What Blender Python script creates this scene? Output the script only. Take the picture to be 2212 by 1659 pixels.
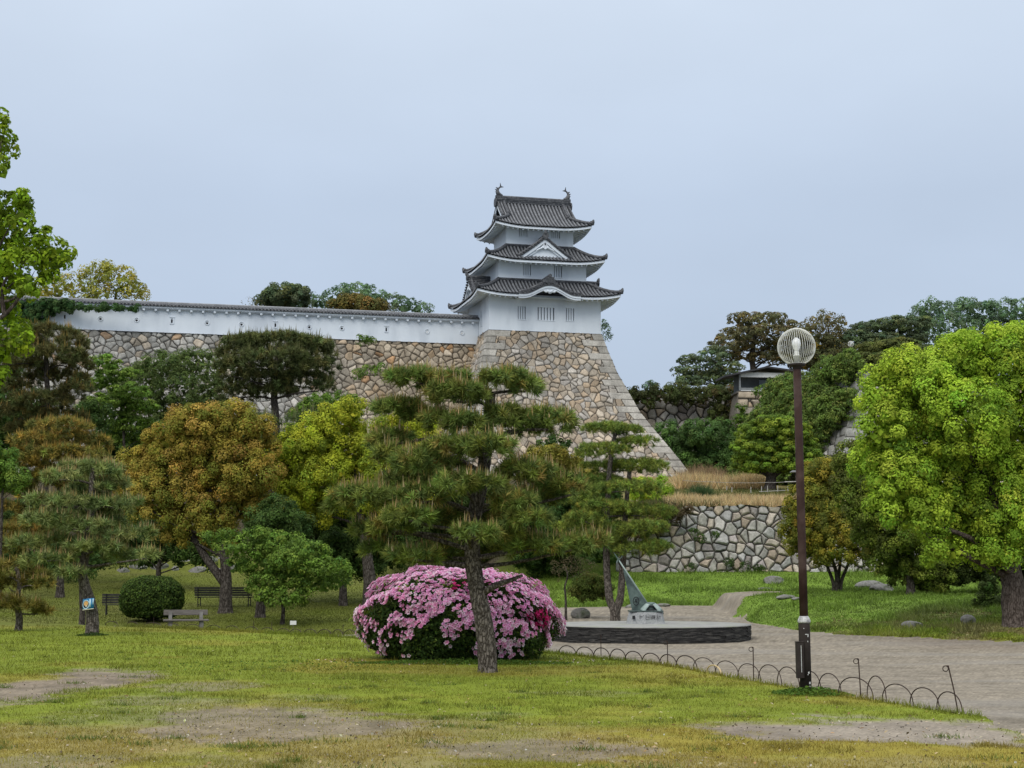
import bpy, math, random
import numpy as np
from mathutils import Vector, Matrix

# ------------------------------------------------------------------ scene, camera, sky, sun, exposure
random.seed(7)
rng = np.random.default_rng(11)
sc = bpy.context.scene
for o in list(bpy.data.objects):
    bpy.data.objects.remove(o)
COL = sc.collection
F, CX, CY = 3300.0, 1106.0, 829.5           # focal length and centre in units of a 2212 px wide frame
PITCH = math.atan(410.5 / F)
EYE = 1.6
cam_d = bpy.data.cameras.new("camera")
cam = bpy.data.objects.new("camera", cam_d)
COL.objects.link(cam)
cam.location = (0, 0, EYE)
cam.rotation_euler = (math.pi / 2 + PITCH, 0, 0)
cam_d.sensor_width = 36
cam_d.lens = 36 * F / 2212
cam_d.clip_start = 0.1
cam_d.clip_end = 3000
sc.camera = cam

SUN_EL, SUN_AZ = math.radians(44), math.radians(205)    # azimuth clockwise from +Y: behind the camera, a little left
world = bpy.data.worlds.new("World")
sc.world = world
world.use_nodes = True
nt = world.node_tree
nt.nodes.clear()
N = nt.nodes.new
L = nt.links.new
bg = N('ShaderNodeBackground'); bg.inputs['Strength'].default_value = 0.1
out = N('ShaderNodeOutputWorld'); L(bg.outputs[0], out.inputs[0])
sky = N('ShaderNodeTexSky'); sky.sky_type = 'NISHITA'; sky.sun_disc = False
sky.sun_elevation = SUN_EL; sky.sun_rotation = SUN_AZ; sky.dust_density = 3.0; sky.air_density = 1.0
tc = N('ShaderNodeTexCoord')
sep = N('ShaderNodeSeparateXYZ'); L(tc.outputs['Generated'], sep.inputs[0])
ramp = N('ShaderNodeValToRGB')           # overcast cloud layer: brighter towards the zenith
L(sep.outputs['Z'], ramp.inputs[0])
els = ramp.color_ramp.elements
els[0].position = 0.0; els[0].color = (5.15, 6.15, 7.75, 1)
els[1].position = 1.0; els[1].color = (23.0, 23.4, 24.0, 1)
for pos, c in ((0.12, (5.4, 6.45, 8.05, 1)), (0.24, (5.75, 6.8, 8.4, 1)), (0.36, (7.2, 8.25, 9.7, 1)), (0.6, (14.0, 14.8, 16.0, 1))):
    e = els.new(pos); e.color = c
mp = N('ShaderNodeMapping'); mp.inputs['Scale'].default_value = (1.6, 1.6, 3.5)
L(tc.outputs['Generated'], mp.inputs[0])
nz = N('ShaderNodeTexNoise'); nz.inputs['Scale'].default_value = 1.7; nz.inputs['Detail'].default_value = 5.0
nz.inputs['Roughness'].default_value = 0.5
L(mp.outputs[0], nz.inputs['Vector'])
mr = N('ShaderNodeMapRange'); mr.inputs[1].default_value = 0.3; mr.inputs[2].default_value = 0.7
mr.inputs[3].default_value = 0.925; mr.inputs[4].default_value = 1.045
L(nz.outputs[0], mr.inputs[0])
mul = N('ShaderNodeVectorMath'); mul.operation = 'MULTIPLY'
L(ramp.outputs[0], mul.inputs[0]); L(mr.outputs[0], mul.inputs[1])
mix = N('ShaderNodeMixRGB'); mix.inputs[0].default_value = 0.88
L(sky.outputs[0], mix.inputs[1]); L(mul.outputs[0], mix.inputs[2]); L(mix.outputs[0], bg.inputs[0])

sl = bpy.data.lights.new("sun", 'SUN')
sl.energy = 1.5; sl.angle = math.radians(35); sl.color = (1.0, 0.96, 0.9)
so = bpy.data.objects.new("sun", sl); COL.objects.link(so)
sd = Vector((math.sin(SUN_AZ) * math.cos(SUN_EL), math.cos(SUN_AZ) * math.cos(SUN_EL), math.sin(SUN_EL)))
so.rotation_euler = sd.to_track_quat('Z', 'Y').to_euler()
so.location = (0, -20, 60)

sc.view_settings.view_transform = 'Standard'
sc.view_settings.look = 'None'
sc.view_settings.exposure = 0.0
sc.view_settings.gamma = 1.0
sc.cycles.max_bounces = 5
sc.cycles.diffuse_bounces = 3
sc.cycles.glossy_bounces = 2
sc.cycles.transmission_bounces = 3
sc.cycles.sample_clamp_indirect = 4.0

# ------------------------------------------------------------------ projection helpers
CP, SP = math.cos(PITCH), math.sin(PITCH)

def P(px, py, D):
    """world point seen at frame position (px, py) that stands D metres ahead"""
    cx, cz = (px - CX) / F, -(py - CY) / F
    wy = CP - cz * SP
    wz = SP + cz * CP
    s = D / wy
    return Vector((cx * s, D, EYE + wz * s))

def XD(px, D, z=0.0):
    """world x at frame column px for a point at distance D and height z"""
    return (px - CX) / F * (D * CP + (z - EYE) * SP)

def proj(x, y, z):
    dep = y * CP + (z - EYE) * SP
    up = -y * SP + (z - EYE) * CP
    return CX + F * x / dep, CY - F * up / dep

def mpp(D):
    return D / F

def vnoise(x, y, s, seed=0):
    x = np.asarray(x, float) / s; y = np.asarray(y, float) / s
    xi = np.floor(x).astype(np.int64); yi = np.floor(y).astype(np.int64)
    xf = x - xi; yf = y - yi
    xf = xf * xf * (3 - 2 * xf); yf = yf * yf * (3 - 2 * yf)
    def hsh(a, b):
        h = (a * 374761393 + b * 668265263 + seed * 1442695041) & 0xffffffff
        h = ((h ^ (h >> 13)) * 1274126177) & 0xffffffff
        return ((h ^ (h >> 16)) & 0xffff) / 65535.0
    a = hsh(xi, yi); b = hsh(xi + 1, yi); c = hsh(xi, yi + 1); d = hsh(xi + 1, yi + 1)
    return (a * (1 - xf) + b * xf) * (1 - yf) + (c * (1 - xf) + d * xf) * yf

def fbm(x, y, s, seed=0, o=4):
    t = 0; a = 0.5; n = 0
    for k in range(o):
        t = t + a * vnoise(x, y, s / 2 ** k, seed + k); n += a; a *= 0.5
    return t / n

def sstep(a, b, x):
    t = np.clip((np.asarray(x, float) - a) / (b - a), 0, 1)
    return t * t * (3 - 2 * t)

# ------------------------------------------------------------------ terrain height
FX = np.array([-40, -20, -11.5, -7.7, -4.1, 1.0, 2.75, 4.1, 5.2, 6.0, 9.0, 14.0])
FD = np.array([62, 54, 47.4, 43.5, 39.2, 31.2, 27.2, 21.3, 17.9, 16.3, 12.0, 8.0])

def fence_D(x):
    return np.interp(x, FX, FD)

def hgt(x, y):
    x = np.asarray(x, float); y = np.asarray(y, float)
    fd = fence_D(x)
    left = np.interp(y, [0, 46, 55, 58, 67, 86, 88, 95, 104, 118, 122], [-.38, -.40, -.42, -.15, .14, 1.6, 2.4, 3.6, 6.2, 9.0, 9.4])
    mid = np.interp(y, [0, 15, 22, 30, 44, 52, 68, 71, 80, 80.6, 112, 121, 136, 139], [0, -.02, -.08, -.22, -.33, -.12, .22, .35, 1.72, 4.9, 8.0, 9.0, 11.0, 12.0])
    right = np.interp(y, [0, 15, 22, 30, 41, 46, 58, 70, 80, 80.6, 112, 121, 136, 139], [0, -.02, -.08, -.2, -.27, -.1, .6, 1.0, 1.75, 4.9, 8.0, 9.0, 11.0, 12.0])
    # right hand mound starts behind the gravel, its front edge nearer to the right
    ed = np.interp(x, [8.4, 8.7, 9.5, 11, 14, 25, 40], [62, 55, 48.7, 45.7, 41.8, 37, 33])
    mound = np.interp(y - ed, [0, 2, 8, 14, 22], [0, .14, .55, .95, 1.1])
    right = np.where(y < 80, np.maximum(np.interp(y, [0, 15, 22, 30, 41, 60, 70, 80], [0, -.02, -.08, -.2, -.27, -.15, .3, 1.73]), -.27 + mound * sstep(8.3, 9.4, x)), right)
    a = sstep(-3.0, 3.0, x); b = sstep(7.4, 9.4, x)
    back = left * (1 - a) + mid * a
    back = back * (1 - b) + right * b
    t = sstep(0.1, 2.0, y - fd)
    z = np.where(y < fd, 0.0, back * t)
    z = z + 0.025 * (fbm(x, y, 3.0, 3) - .5) * np.clip(y / 30, 0.4, 1)
    # castle platform behind the walls
    dw = 131.4 + (x + 2.9) * 0.255
    z = np.where((x < 9.0) & (y > dw), np.maximum(z, np.where(x < -1.2, 21.0, 20.5)), z)
    z = np.where((x >= 9.0) & (y > 141.0), np.maximum(z, 18.0), z)
    z = np.where((x > 21.6) & (y > np.where(x < 24.7, 108.8 + (24.7 - x) * 4.84, 108.8 + (x - 24.7) * .26)), np.maximum(z, 15.6), z)
    return z

def hz(x, y):
    return float(hgt(np.array([x]), np.array([y]))[0])

# ------------------------------------------------------------------ mesh helpers
def link(o, parent=None):
    COL.objects.link(o)
    if parent is not None:
        o.parent = parent
    return o

def tag(o, label=None, cat=None, group=None, kind=None):
    if label: o['label'] = label
    if cat: o['category'] = cat
    if group: o['group'] = group
    if kind: o['kind'] = kind
    return o

def empty(name, loc, rz=0.0):
    o = bpy.data.objects.new(name, None)
    o.location = loc; o.rotation_euler = (0, 0, rz); o.empty_display_size = 0.2
    return link(o)

def fast_mesh(name, V, Fc, cols=None, mat=None, parent=None, smooth=False):
    V = np.ascontiguousarray(V, np.float32); Fc = np.ascontiguousarray(Fc, np.int32)
    m = bpy.data.meshes.new(name)
    nv, nf, k = len(V), len(Fc), Fc.shape[1]
    m.vertices.add(nv); m.vertices.foreach_set('co', V.ravel())
    m.loops.add(nf * k); m.loops.foreach_set('vertex_index', Fc.ravel())
    m.polygons.add(nf)
    m.polygons.foreach_set('loop_start', np.arange(0, nf * k, k, dtype=np.int32))
    m.polygons.foreach_set('loop_total', np.full(nf, k, np.int32))
    if smooth: m.polygons.foreach_set('use_smooth', np.ones(nf, bool))
    if cols is not None:
        at = m.attributes.new('Col', 'FLOAT_COLOR', 'POINT')
        c = np.ones((nv, 4), np.float32); c[:, :3] = cols
        at.data.foreach_set('color', c.ravel())
    m.update(calc_edges=True)
    if mat: m.materials.append(mat)
    return link(bpy.data.objects.new(name, m), parent)

class MB:
    """collects simple shapes into one mesh"""
    def __init__(self):
        self.v = []; self.f = []
    def quad(self, a, b, c, d):
        n = len(self.v); self.v += [tuple(a), tuple(b), tuple(c), tuple(d)]; self.f.append((n, n + 1, n + 2, n + 3))
    def box(self, x0, x1, y0, y1, z0, z1, M=None):
        n = len(self.v)
        c = [(x0, y0, z0), (x1, y0, z0), (x1, y1, z0), (x0, y1, z0), (x0, y0, z1), (x1, y0, z1), (x1, y1, z1), (x0, y1, z1)]
        if M is not None: c = [tuple(M @ Vector(p)) for p in c]
        self.v += c
        for q in ((0, 3, 2, 1), (4, 5, 6, 7), (0, 1, 5, 4), (1, 2, 6, 5), (2, 3, 7, 6), (3, 0, 4, 7)):
            self.f.append(tuple(n + i for i in q))
    def tube(self, pts, rad, sides=8, cap=True, jit=0.0, flat=1.0):
        pts = [Vector(p) for p in pts]
        if not hasattr(rad, '__len__'): rad = [rad] * len(pts)
        n0 = len(self.v); up = Vector((0, 0, 1)); prev = None
        for i, p in enumerate(pts):
            t = (pts[min(i + 1, len(pts) - 1)] - pts[max(i - 1, 0)]).normalized()
            if prev is None:
                a = t.cross(up)
                if a.length < 1e-3: a = t.cross(Vector((0, 1, 0)))
            else:
                a = prev - t * prev.dot(t)
            a.normalize(); prev = a; b = t.cross(a)
            for k in range(sides):
                an = 2 * math.pi * k / sides
                r = rad[i] * (1 + jit * (random.random() - .5))
                self.v.append(tuple(p + a * (math.cos(an) * r) + b * (math.sin(an) * r * flat)))
        for i in range(len(pts) - 1):
            for k in range(sides):
                a = n0 + i * sides + k; b = n0 + i * sides + (k + 1) % sides
                self.f.append((a, b, b + sides, a + sides))
        if cap:
            self.f.append(tuple(n0 + k for k in range(sides))[::-1])
            e = n0 + (len(pts) - 1) * sides
            self.f.append(tuple(e + k for k in range(sides)))
    def lathe(self, prof, sides=24, c=(0, 0, 0), cap=True):
        n0 = len(self.v)
        for r, z in prof:
            for k in range(sides):
                a = 2 * math.pi * k / sides
                self.v.append((c[0] + r * math.cos(a), c[1] + r * math.sin(a), c[2] + z))
        for i in range(len(prof) - 1):
            for k in range(sides):
                a = n0 + i * sides + k; b = n0 + i * sides + (k + 1) % sides
                self.f.append((a, b, b + sides, a + sides))
        if cap:
            self.f.append(tuple(n0 + k for k in range(sides))[::-1])
            e = n0 + (len(prof) - 1) * sides
            self.f.append(tuple(e + k for k in range(sides)))
    def prism(self, poly, M, h):
        """polygon in the local xz plane pushed along local y from 0 to h"""
        n = len(self.v); k = len(poly)
        for y in (0, h):
            for x, z in poly: self.v.append(tuple(M @ Vector((x, y, z))))
        self.f.append(tuple(range(n, n + k))); self.f.append(tuple(range(n + 2 * k - 1, n + k - 1, -1)))
        for i in range(k):
            j = (i + 1) % k
            self.f.append((n + i, n + k + i, n + k + j, n + j))
    def grid(self, G):
        """G: rows of points"""
        n = len(self.v); R, C = len(G), len(G[0])
        for r in G: self.v += [tuple(p) for p in r]
        for i in range(R - 1):
            for j in range(C - 1):
                a = n + i * C + j
                self.f.append((a, a + 1, a + C + 1, a + C))
    def build(self, name, mat, parent=None, smooth=False, bevel=0.0):
        m = bpy.data.meshes.new(name)
        m.from_pydata(self.v, [], self.f); m.update()
        if mat: m.materials.append(mat)
        if smooth: m.polygons.foreach_set('use_smooth', np.ones(len(m.polygons), bool))
        o = link(bpy.data.objects.new(name, m), parent)
        if bevel:
            b = o.modifiers.new('bevel', 'BEVEL'); b.width = bevel; b.segments = 2
        return o

def spline(pts, n=4):
    pts = [Vector(p) for p in pts]
    if len(pts) < 3:
        return [pts[0].lerp(pts[-1], i / n) for i in range(n + 1)]
    o = []
    for i in range(len(pts) - 1):
        p0 = pts[max(i - 1, 0)]; p1 = pts[i]; p2 = pts[i + 1]; p3 = pts[min(i + 2, len(pts) - 1)]
        for k in range(n):
            t = k / n
            o.append(.5 * ((2 * p1) + (p2 - p0) * t + (2 * p0 - 5 * p1 + 4 * p2 - p3) * t * t + (3 * p1 - p0 - 3 * p2 + p3) * t ** 3))
    o.append(pts[-1])
    return o

# ------------------------------------------------------------------ materials
def new_mat(name):
    m = bpy.data.materials.new(name); m.use_nodes = True
    t = m.node_tree; t.nodes.clear()
    o = t.nodes.new('ShaderNodeOutputMaterial')
    b = t.nodes.new('ShaderNodeBsdfPrincipled')
    t.links.new(b.outputs[0], o.inputs[0])
    return m, t, b, o

def noise_mat(name, c1, c2, scale=5.0, rough=.8, bump=.0, bscale=None, spec=.3, metal=0.0, stretch=None, c3=None, s3=1.0, dist=.02):
    m, t, b, o = new_mat(name)
    g = t.nodes.new('ShaderNodeTexCoord'); src = g.outputs['Object']
    if stretch:
        mp = t.nodes.new('ShaderNodeMapping'); mp.inputs['Scale'].default_value = stretch
        t.links.new(src, mp.inputs[0]); src = mp.outputs[0]
    n = t.nodes.new('ShaderNodeTexNoise'); n.inputs['Scale'].default_value = scale; n.inputs['Detail'].default_value = 6
    n.inputs['Roughness'].default_value = .62
    t.links.new(src, n.inputs['Vector'])
    r = t.nodes.new('ShaderNodeValToRGB')
    r.color_ramp.elements[0].position = .32; r.color_ramp.elements[1].position = .68
    r.color_ramp.elements[0].color = (*c1, 1); r.color_ramp.elements[1].color = (*c2, 1)
    t.links.new(n.outputs[0], r.inputs[0]); col = r.outputs[0]
    if c3:
        n3 = t.nodes.new('ShaderNodeTexNoise'); n3.inputs['Scale'].default_value = s3; n3.inputs['Detail'].default_value = 5
        t.links.new(src, n3.inputs['Vector'])
        r3 = t.nodes.new('ShaderNodeValToRGB'); r3.color_ramp.elements[0].position = .5; r3.color_ramp.elements[1].position = .66
        t.links.new(n3.outputs[0], r3.inputs[0])
        mx = t.nodes.new('ShaderNodeMixRGB'); mx.inputs[2].default_value = (*c3, 1)
        t.links.new(r3.outputs[0], mx.inputs[0]); t.links.new(col, mx.inputs[1]); col = mx.outputs[0]
    t.links.new(col, b.inputs['Base Color'])
    b.inputs['Roughness'].default_value = rough
    b.inputs['Specular IOR Level'].default_value = spec
    b.inputs['Metallic'].default_value = metal
    if bump:
        nb = t.nodes.new('ShaderNodeTexNoise'); nb.inputs['Scale'].default_value = bscale or scale * 3; nb.inputs['Detail'].default_value = 5
        t.links.new(src, nb.inputs['Vector'])
        bp = t.nodes.new('ShaderNodeBump'); bp.inputs['Strength'].default_value = bump; bp.inputs['Distance'].default_value = dist
        t.links.new(nb.outputs[0], bp.inputs['Height']); t.links.new(bp.outputs[0], b.inputs['Normal'])
    return m

def attr_mat(name, rough=.85, spec=.2, trans=0.0, detail=0.0, dscale=8.0, bump=0.0):
    m, t, b, o = new_mat(name)
    a = t.nodes.new('ShaderNodeAttribute'); a.attribute_name = 'Col'; col = a.outputs['Color']
    if detail or bump:
        g = t.nodes.new('ShaderNodeTexCoord')
        n = t.nodes.new('ShaderNodeTexNoise'); n.inputs['Scale'].default_value = dscale; n.inputs['Detail'].default_value = 7
        n.inputs['Roughness'].default_value = .7
        t.links.new(g.outputs['Object'], n.inputs['Vector'])
        r = t.nodes.new('ShaderNodeMapRange'); r.inputs[1].default_value = .25; r.inputs[2].default_value = .75
        r.inputs[3].default_value = 1 - detail; r.inputs[4].default_value = 1 + detail
        t.links.new(n.outputs[0], r.inputs[0])
        mu = t.nodes.new('ShaderNodeVectorMath'); mu.operation = 'MULTIPLY'
        t.links.new(col, mu.inputs[0]); t.links.new(r.outputs[0], mu.inputs[1]); col = mu.outputs[0]
        if bump:
            bp = t.nodes.new('ShaderNodeBump'); bp.inputs['Strength'].default_value = bump; bp.inputs['Distance'].default_value = .03
            t.links.new(n.outputs[0], bp.inputs['Height']); t.links.new(bp.outputs[0], b.inputs['Normal'])
    t.links.new(col, b.inputs['Base Color'])
    b.inputs['Roughness'].default_value = rough
    b.inputs['Specular IOR Level'].default_value = spec
    if trans:
        tr = t.nodes.new('ShaderNodeBsdfTranslucent'); t.links.new(col, tr.inputs[0])
        mx = t.nodes.new('ShaderNodeMixShader'); mx.inputs[0].default_value = trans
        t.links.new(b.outputs[0], mx.inputs[1]); t.links.new(tr.outputs[0], mx.inputs[2]); t.links.new(mx.outputs[0], o.inputs[0])
    return m

def bark_mat(name, c1, c2, scale=9.0, stretch=(1, 1, .35), bump=.8):
    m, t, b, o = new_mat(name)
    g = t.nodes.new('ShaderNodeTexCoord')
    mp = t.nodes.new('ShaderNodeMapping'); mp.inputs['Scale'].default_value = stretch
    t.links.new(g.outputs['Object'], mp.inputs[0])
    n = t.nodes.new('ShaderNodeTexNoise'); n.inputs['Scale'].default_value = scale * 1.3; n.inputs['Detail'].default_value = 4
    t.links.new(mp.outputs[0], n.inputs['Vector'])
    ad = t.nodes.new('ShaderNodeMixRGB'); ad.blend_type = 'ADD'; ad.inputs[0].default_value = .12
    t.links.new(mp.outputs[0], ad.inputs[1]); t.links.new(n.outputs['Color'], ad.inputs[2])
    v = t.nodes.new('ShaderNodeTexVoronoi'); v.feature = 'DISTANCE_TO_EDGE'; v.inputs['Scale'].default_value = scale
    t.links.new(ad.outputs[0], v.inputs['Vector'])
    r = t.nodes.new('ShaderNodeValToRGB'); r.color_ramp.elements[0].position = .02; r.color_ramp.elements[1].position = .16
    r.color_ramp.elements[0].color = (.38, .36, .34, 1); r.color_ramp.elements[1].color = (1, 1, 1, 1)
    t.links.new(v.outputs['Distance'], r.inputs[0])
    n2 = t.nodes.new('ShaderNodeTexNoise'); n2.inputs['Scale'].default_value = scale * .8; n2.inputs['Detail'].default_value = 6
    t.links.new(g.outputs['Object'], n2.inputs['Vector'])
    r2 = t.nodes.new('ShaderNodeValToRGB'); r2.color_ramp.elements[0].position = .3; r2.color_ramp.elements[1].position = .7
    r2.color_ramp.elements[0].color = (*c1, 1); r2.color_ramp.elements[1].color = (*c2, 1)
    t.links.new(n2.outputs[0], r2.inputs[0])
    mu = t.nodes.new('ShaderNodeMixRGB'); mu.blend_type = 'MULTIPLY'; mu.inputs[0].default_value = 1
    t.links.new(r2.outputs[0], mu.inputs[1]); t.links.new(r.outputs[0], mu.inputs[2])
    t.links.new(mu.outputs[0], b.inputs['Base Color'])
    b.inputs['Roughness'].default_value = .95; b.inputs['Specular IOR Level'].default_value = .1
    bp = t.nodes.new('ShaderNodeBump'); bp.inputs['Strength'].default_value = bump; bp.inputs['Distance'].default_value = .03
    t.links.new(r.outputs[0], bp.inputs['Height']); t.links.new(bp.outputs[0], b.inputs['Normal'])
    return m

M = {}
M['leaf'] = attr_mat('leaf', .7, .08, .35)
M['needle'] = attr_mat('needle', .75, .08, .2)
M['petal'] = attr_mat('petal', .6, .15, .35)
M['grass'] = attr_mat('grass_blade', .6, .2, .25)
M['stone'] = attr_mat('masonry', .9, .12, 0, .42, 9.0, .7)
M['ground'] = attr_mat('soil', .95, .1, 0, .22, 14.0, .6)
M['gravel'] = attr_mat('gravel', .95, .1, 0, .2, 30.0, .6)
M['bark'] = bark_mat('bark', (.06, .05, .042), (.12, .105, .09), 12.0)
M['pine_bark'] = bark_mat('pine_bark', (.10, .085, .07), (.23, .2, .17), 17.0, (1, 1, .4), 1.0)
M['camphor_bark'] = bark_mat('camphor_bark', (.08, .062, .052), (.16, .13, .11), 14.0, (1, 1, .25), .6)
M['plaster'] = noise_mat('plaster', (.62, .67, .715), (.68, .725, .765), .7, .85, .08, 6, .2, c3=(.54, .585, .63), s3=.5, stretch=(1, 1, .35))
M['tile'] = noise_mat('roof_tile', (.028, .030, .034), (.075, .078, .085), 2.4, .6, .3, 9, .3, c3=(.11, .112, .115), s3=5)
M['tile_base'] = noise_mat('roof_tile_bed', (.012, .013, .015), (.03, .031, .034), 3, .7, .2, 9, .2)
M['tile_rib'] = noise_mat('roof_tile_row', (.075, .079, .086), (.17, .175, .182), 3, .55, .3, 9, .35)
M['tile_pale'] = noise_mat('pale_tile', (.17, .175, .18), (.28, .285, .29), 3.0, .6, .3, 9, .35)
M['dark'] = noise_mat('flat_dark', (.012, .012, .014), (.02, .02, .022), 3, .9)  # near black: painted shade for the loopholes, own colour of dark fittings and lettering
M['bronze'] = noise_mat('bronze_patina', (.05, .078, .07), (.115, .16, .14), 5, .5, .2, 20, .5, .3, c3=(.03, .045, .042), s3=3)
M['granite'] = noise_mat('granite', (.20, .21, .21), (.36, .36, .355), 26, .8, .35, 40, .3, c3=(.27, .28, .27), s3=6)
M['slate'] = noise_mat('slate', (.014, .0135, .013), (.05, .047, .044), 4, .8, .5, 18, .3, stretch=(1, 1, 9), c3=(.095, .09, .08), s3=3.0)
M['paving'] = noise_mat('paving', (.19, .19, .18), (.28, .275, .255), 3, .9, .15, 20, .2, c3=(.24, .25, .2), s3=2)
M['wood_grey'] = noise_mat('weathered_wood', (.075, .066, .056), (.165, .15, .135), 6, .85, .4, 12, .2, stretch=(.6, 4, 9))
M['concrete'] = noise_mat('concrete', (.12, .115, .105), (.22, .21, .19), 6, .9, .3, 20, .2)
M['black_paint'] = noise_mat('black_wood', (.012, .012, .012), (.035, .033, .03), 6, .6, .1, 14, .3)
M['lamp_paint'] = noise_mat('lamp_brown_paint', (.026, .014, .011), (.042, .023, .018), 5, .75, .15, 30, .12, c3=(.075, .05, .042), s3=2.0)
M['lamp_base'] = noise_mat('lamp_base_paint', (.022, .017, .015), (.042, .034, .03), 5, .75, .2, 20, .15)
M['flake'] = noise_mat('flaked_paint', (.45, .45, .44), (.6, .6, .58), 12, .8)
M['lamp_cap'] = noise_mat('lamp_cap', (.15, .15, .15), (.55, .55, .53), 18, .7, .3, 30)
M['wire'] = noise_mat('pale_wire', (.50, .50, .45), (.66, .66, .6), 9, .45)
M['bulb'] = noise_mat('bulb_glass', (.72, .73, .72), (.8, .8, .78), 5, .25, spec=.6)
M['iron'] = noise_mat('rusty_iron', (.018, .012, .010), (.055, .032, .022), 25, .7, .2, 60)
M['bamboo'] = noise_mat('pale_bamboo', (.45, .33, .16), (.6, .46, .24), 15, .6)
M['rock'] = noise_mat('rock', (.12, .115, .105), (.26, .25, .23), 3.2, .9, .7, 9, .15, c3=(.07, .08, .05), s3=2.5, dist=.06)
M['sign_blue'] = noise_mat('sign_blue', (.012, .14, .34), (.03, .25, .5), 14, .5)
M['sign_pale'] = noise_mat('sign_pale', (.45, .66, .8), (.6, .8, .9), 10, .5)
M['sign_orange'] = noise_mat('sign_orange', (.72, .36, .09), (.8, .5, .22), 16, .5)
M['sign_navy'] = noise_mat('sign_navy', (.005, .012, .03), (.01, .02, .05), 16, .5)
M['sign_cream'] = noise_mat('sign_cream', (.6, .56, .4), (.7, .68, .55), 16, .5)
M['white_paint'] = noise_mat('white_paint', (.55, .55, .53), (.68, .68, .66), 8, .7)
M['rail_wood'] = noise_mat('rail_wood', (.26, .25, .22), (.38, .37, .34), 8, .8)
M['shed_roof'] = noise_mat('shed_roof', (.02, .02, .022), (.05, .048, .05), 2, .6, .2, 8)
M['shed_wall'] = noise_mat('shed_wall', (.16, .17, .175), (.24, .25, .25), 2, .8)
M['glass_dark'] = noise_mat('dark_pane', (.02, .026, .026), (.035, .05, .045), 2, .12, spec=.5)

# ------------------------------------------------------------------ foliage
def runit(n):
    v = rng.normal(size=(n, 3)); return v / np.linalg.norm(v, axis=1, keepdims=True)

def nrmz(v):
    return v / np.maximum(np.linalg.norm(v, axis=1, keepdims=True), 1e-9)

def leaf_quads(p, n, Ln, asp, col):
    k = len(p)
    t = nrmz(np.cross(n, runit(k))); b = np.cross(n, t)
    Ln = np.broadcast_to(np.asarray(Ln, float), (k,))[:, None]
    w = Ln * asp * .5
    bend = n * Ln * .12
    V = np.stack([p - t * Ln * .5, p - b * w + bend, p + t * Ln * .5, p + b * w + bend], 1).reshape(-1, 3)
    Fc = np.arange(4 * k).reshape(k, 4)
    return V, Fc, np.repeat(col, 4, axis=0)

def needle_tris(p, d, Ln, w, col):
    k = len(p)
    s = nrmz(np.cross(d, runit(k))) * (w * .5)
    V = np.stack([p - s, p + s, p + d * Ln[:, None]], 1).reshape(-1, 3)
    return V, np.arange(3 * k).reshape(k, 3), np.repeat(col, 3, axis=0)

def pick_cols(cols, n, jit=.16):
    w = np.array([c[1] for c in cols], float); w /= w.sum()
    C = np.array([c[0] for c in cols], float)
    i = rng.choice(len(cols), n, p=w)
    return C[i] * np.exp(rng.normal(0, jit, (n, 1))) * np.exp(rng.normal(0, .05, (n, 3)))

def fibdir(n):
    i = np.arange(n) + .5; ph = np.arccos(1 - 2 * i / n); th = math.pi * (1 + 5 ** .5) * i + rng.uniform(0, 6.28)
    v = np.stack([np.cos(th) * np.sin(ph), np.sin(th) * np.sin(ph), np.cos(ph)], 1)
    return nrmz(v + rng.normal(0, 1.0 / math.sqrt(n), (n, 3)))

def inside_others(pts, lobes, i, lim):
    k = np.zeros(len(pts), bool)
    for j, (c, r) in enumerate(lobes):
        if j == i: continue
        q = (pts - c) / r
        k |= (q * q).sum(1) < lim * lim
    return k

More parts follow.
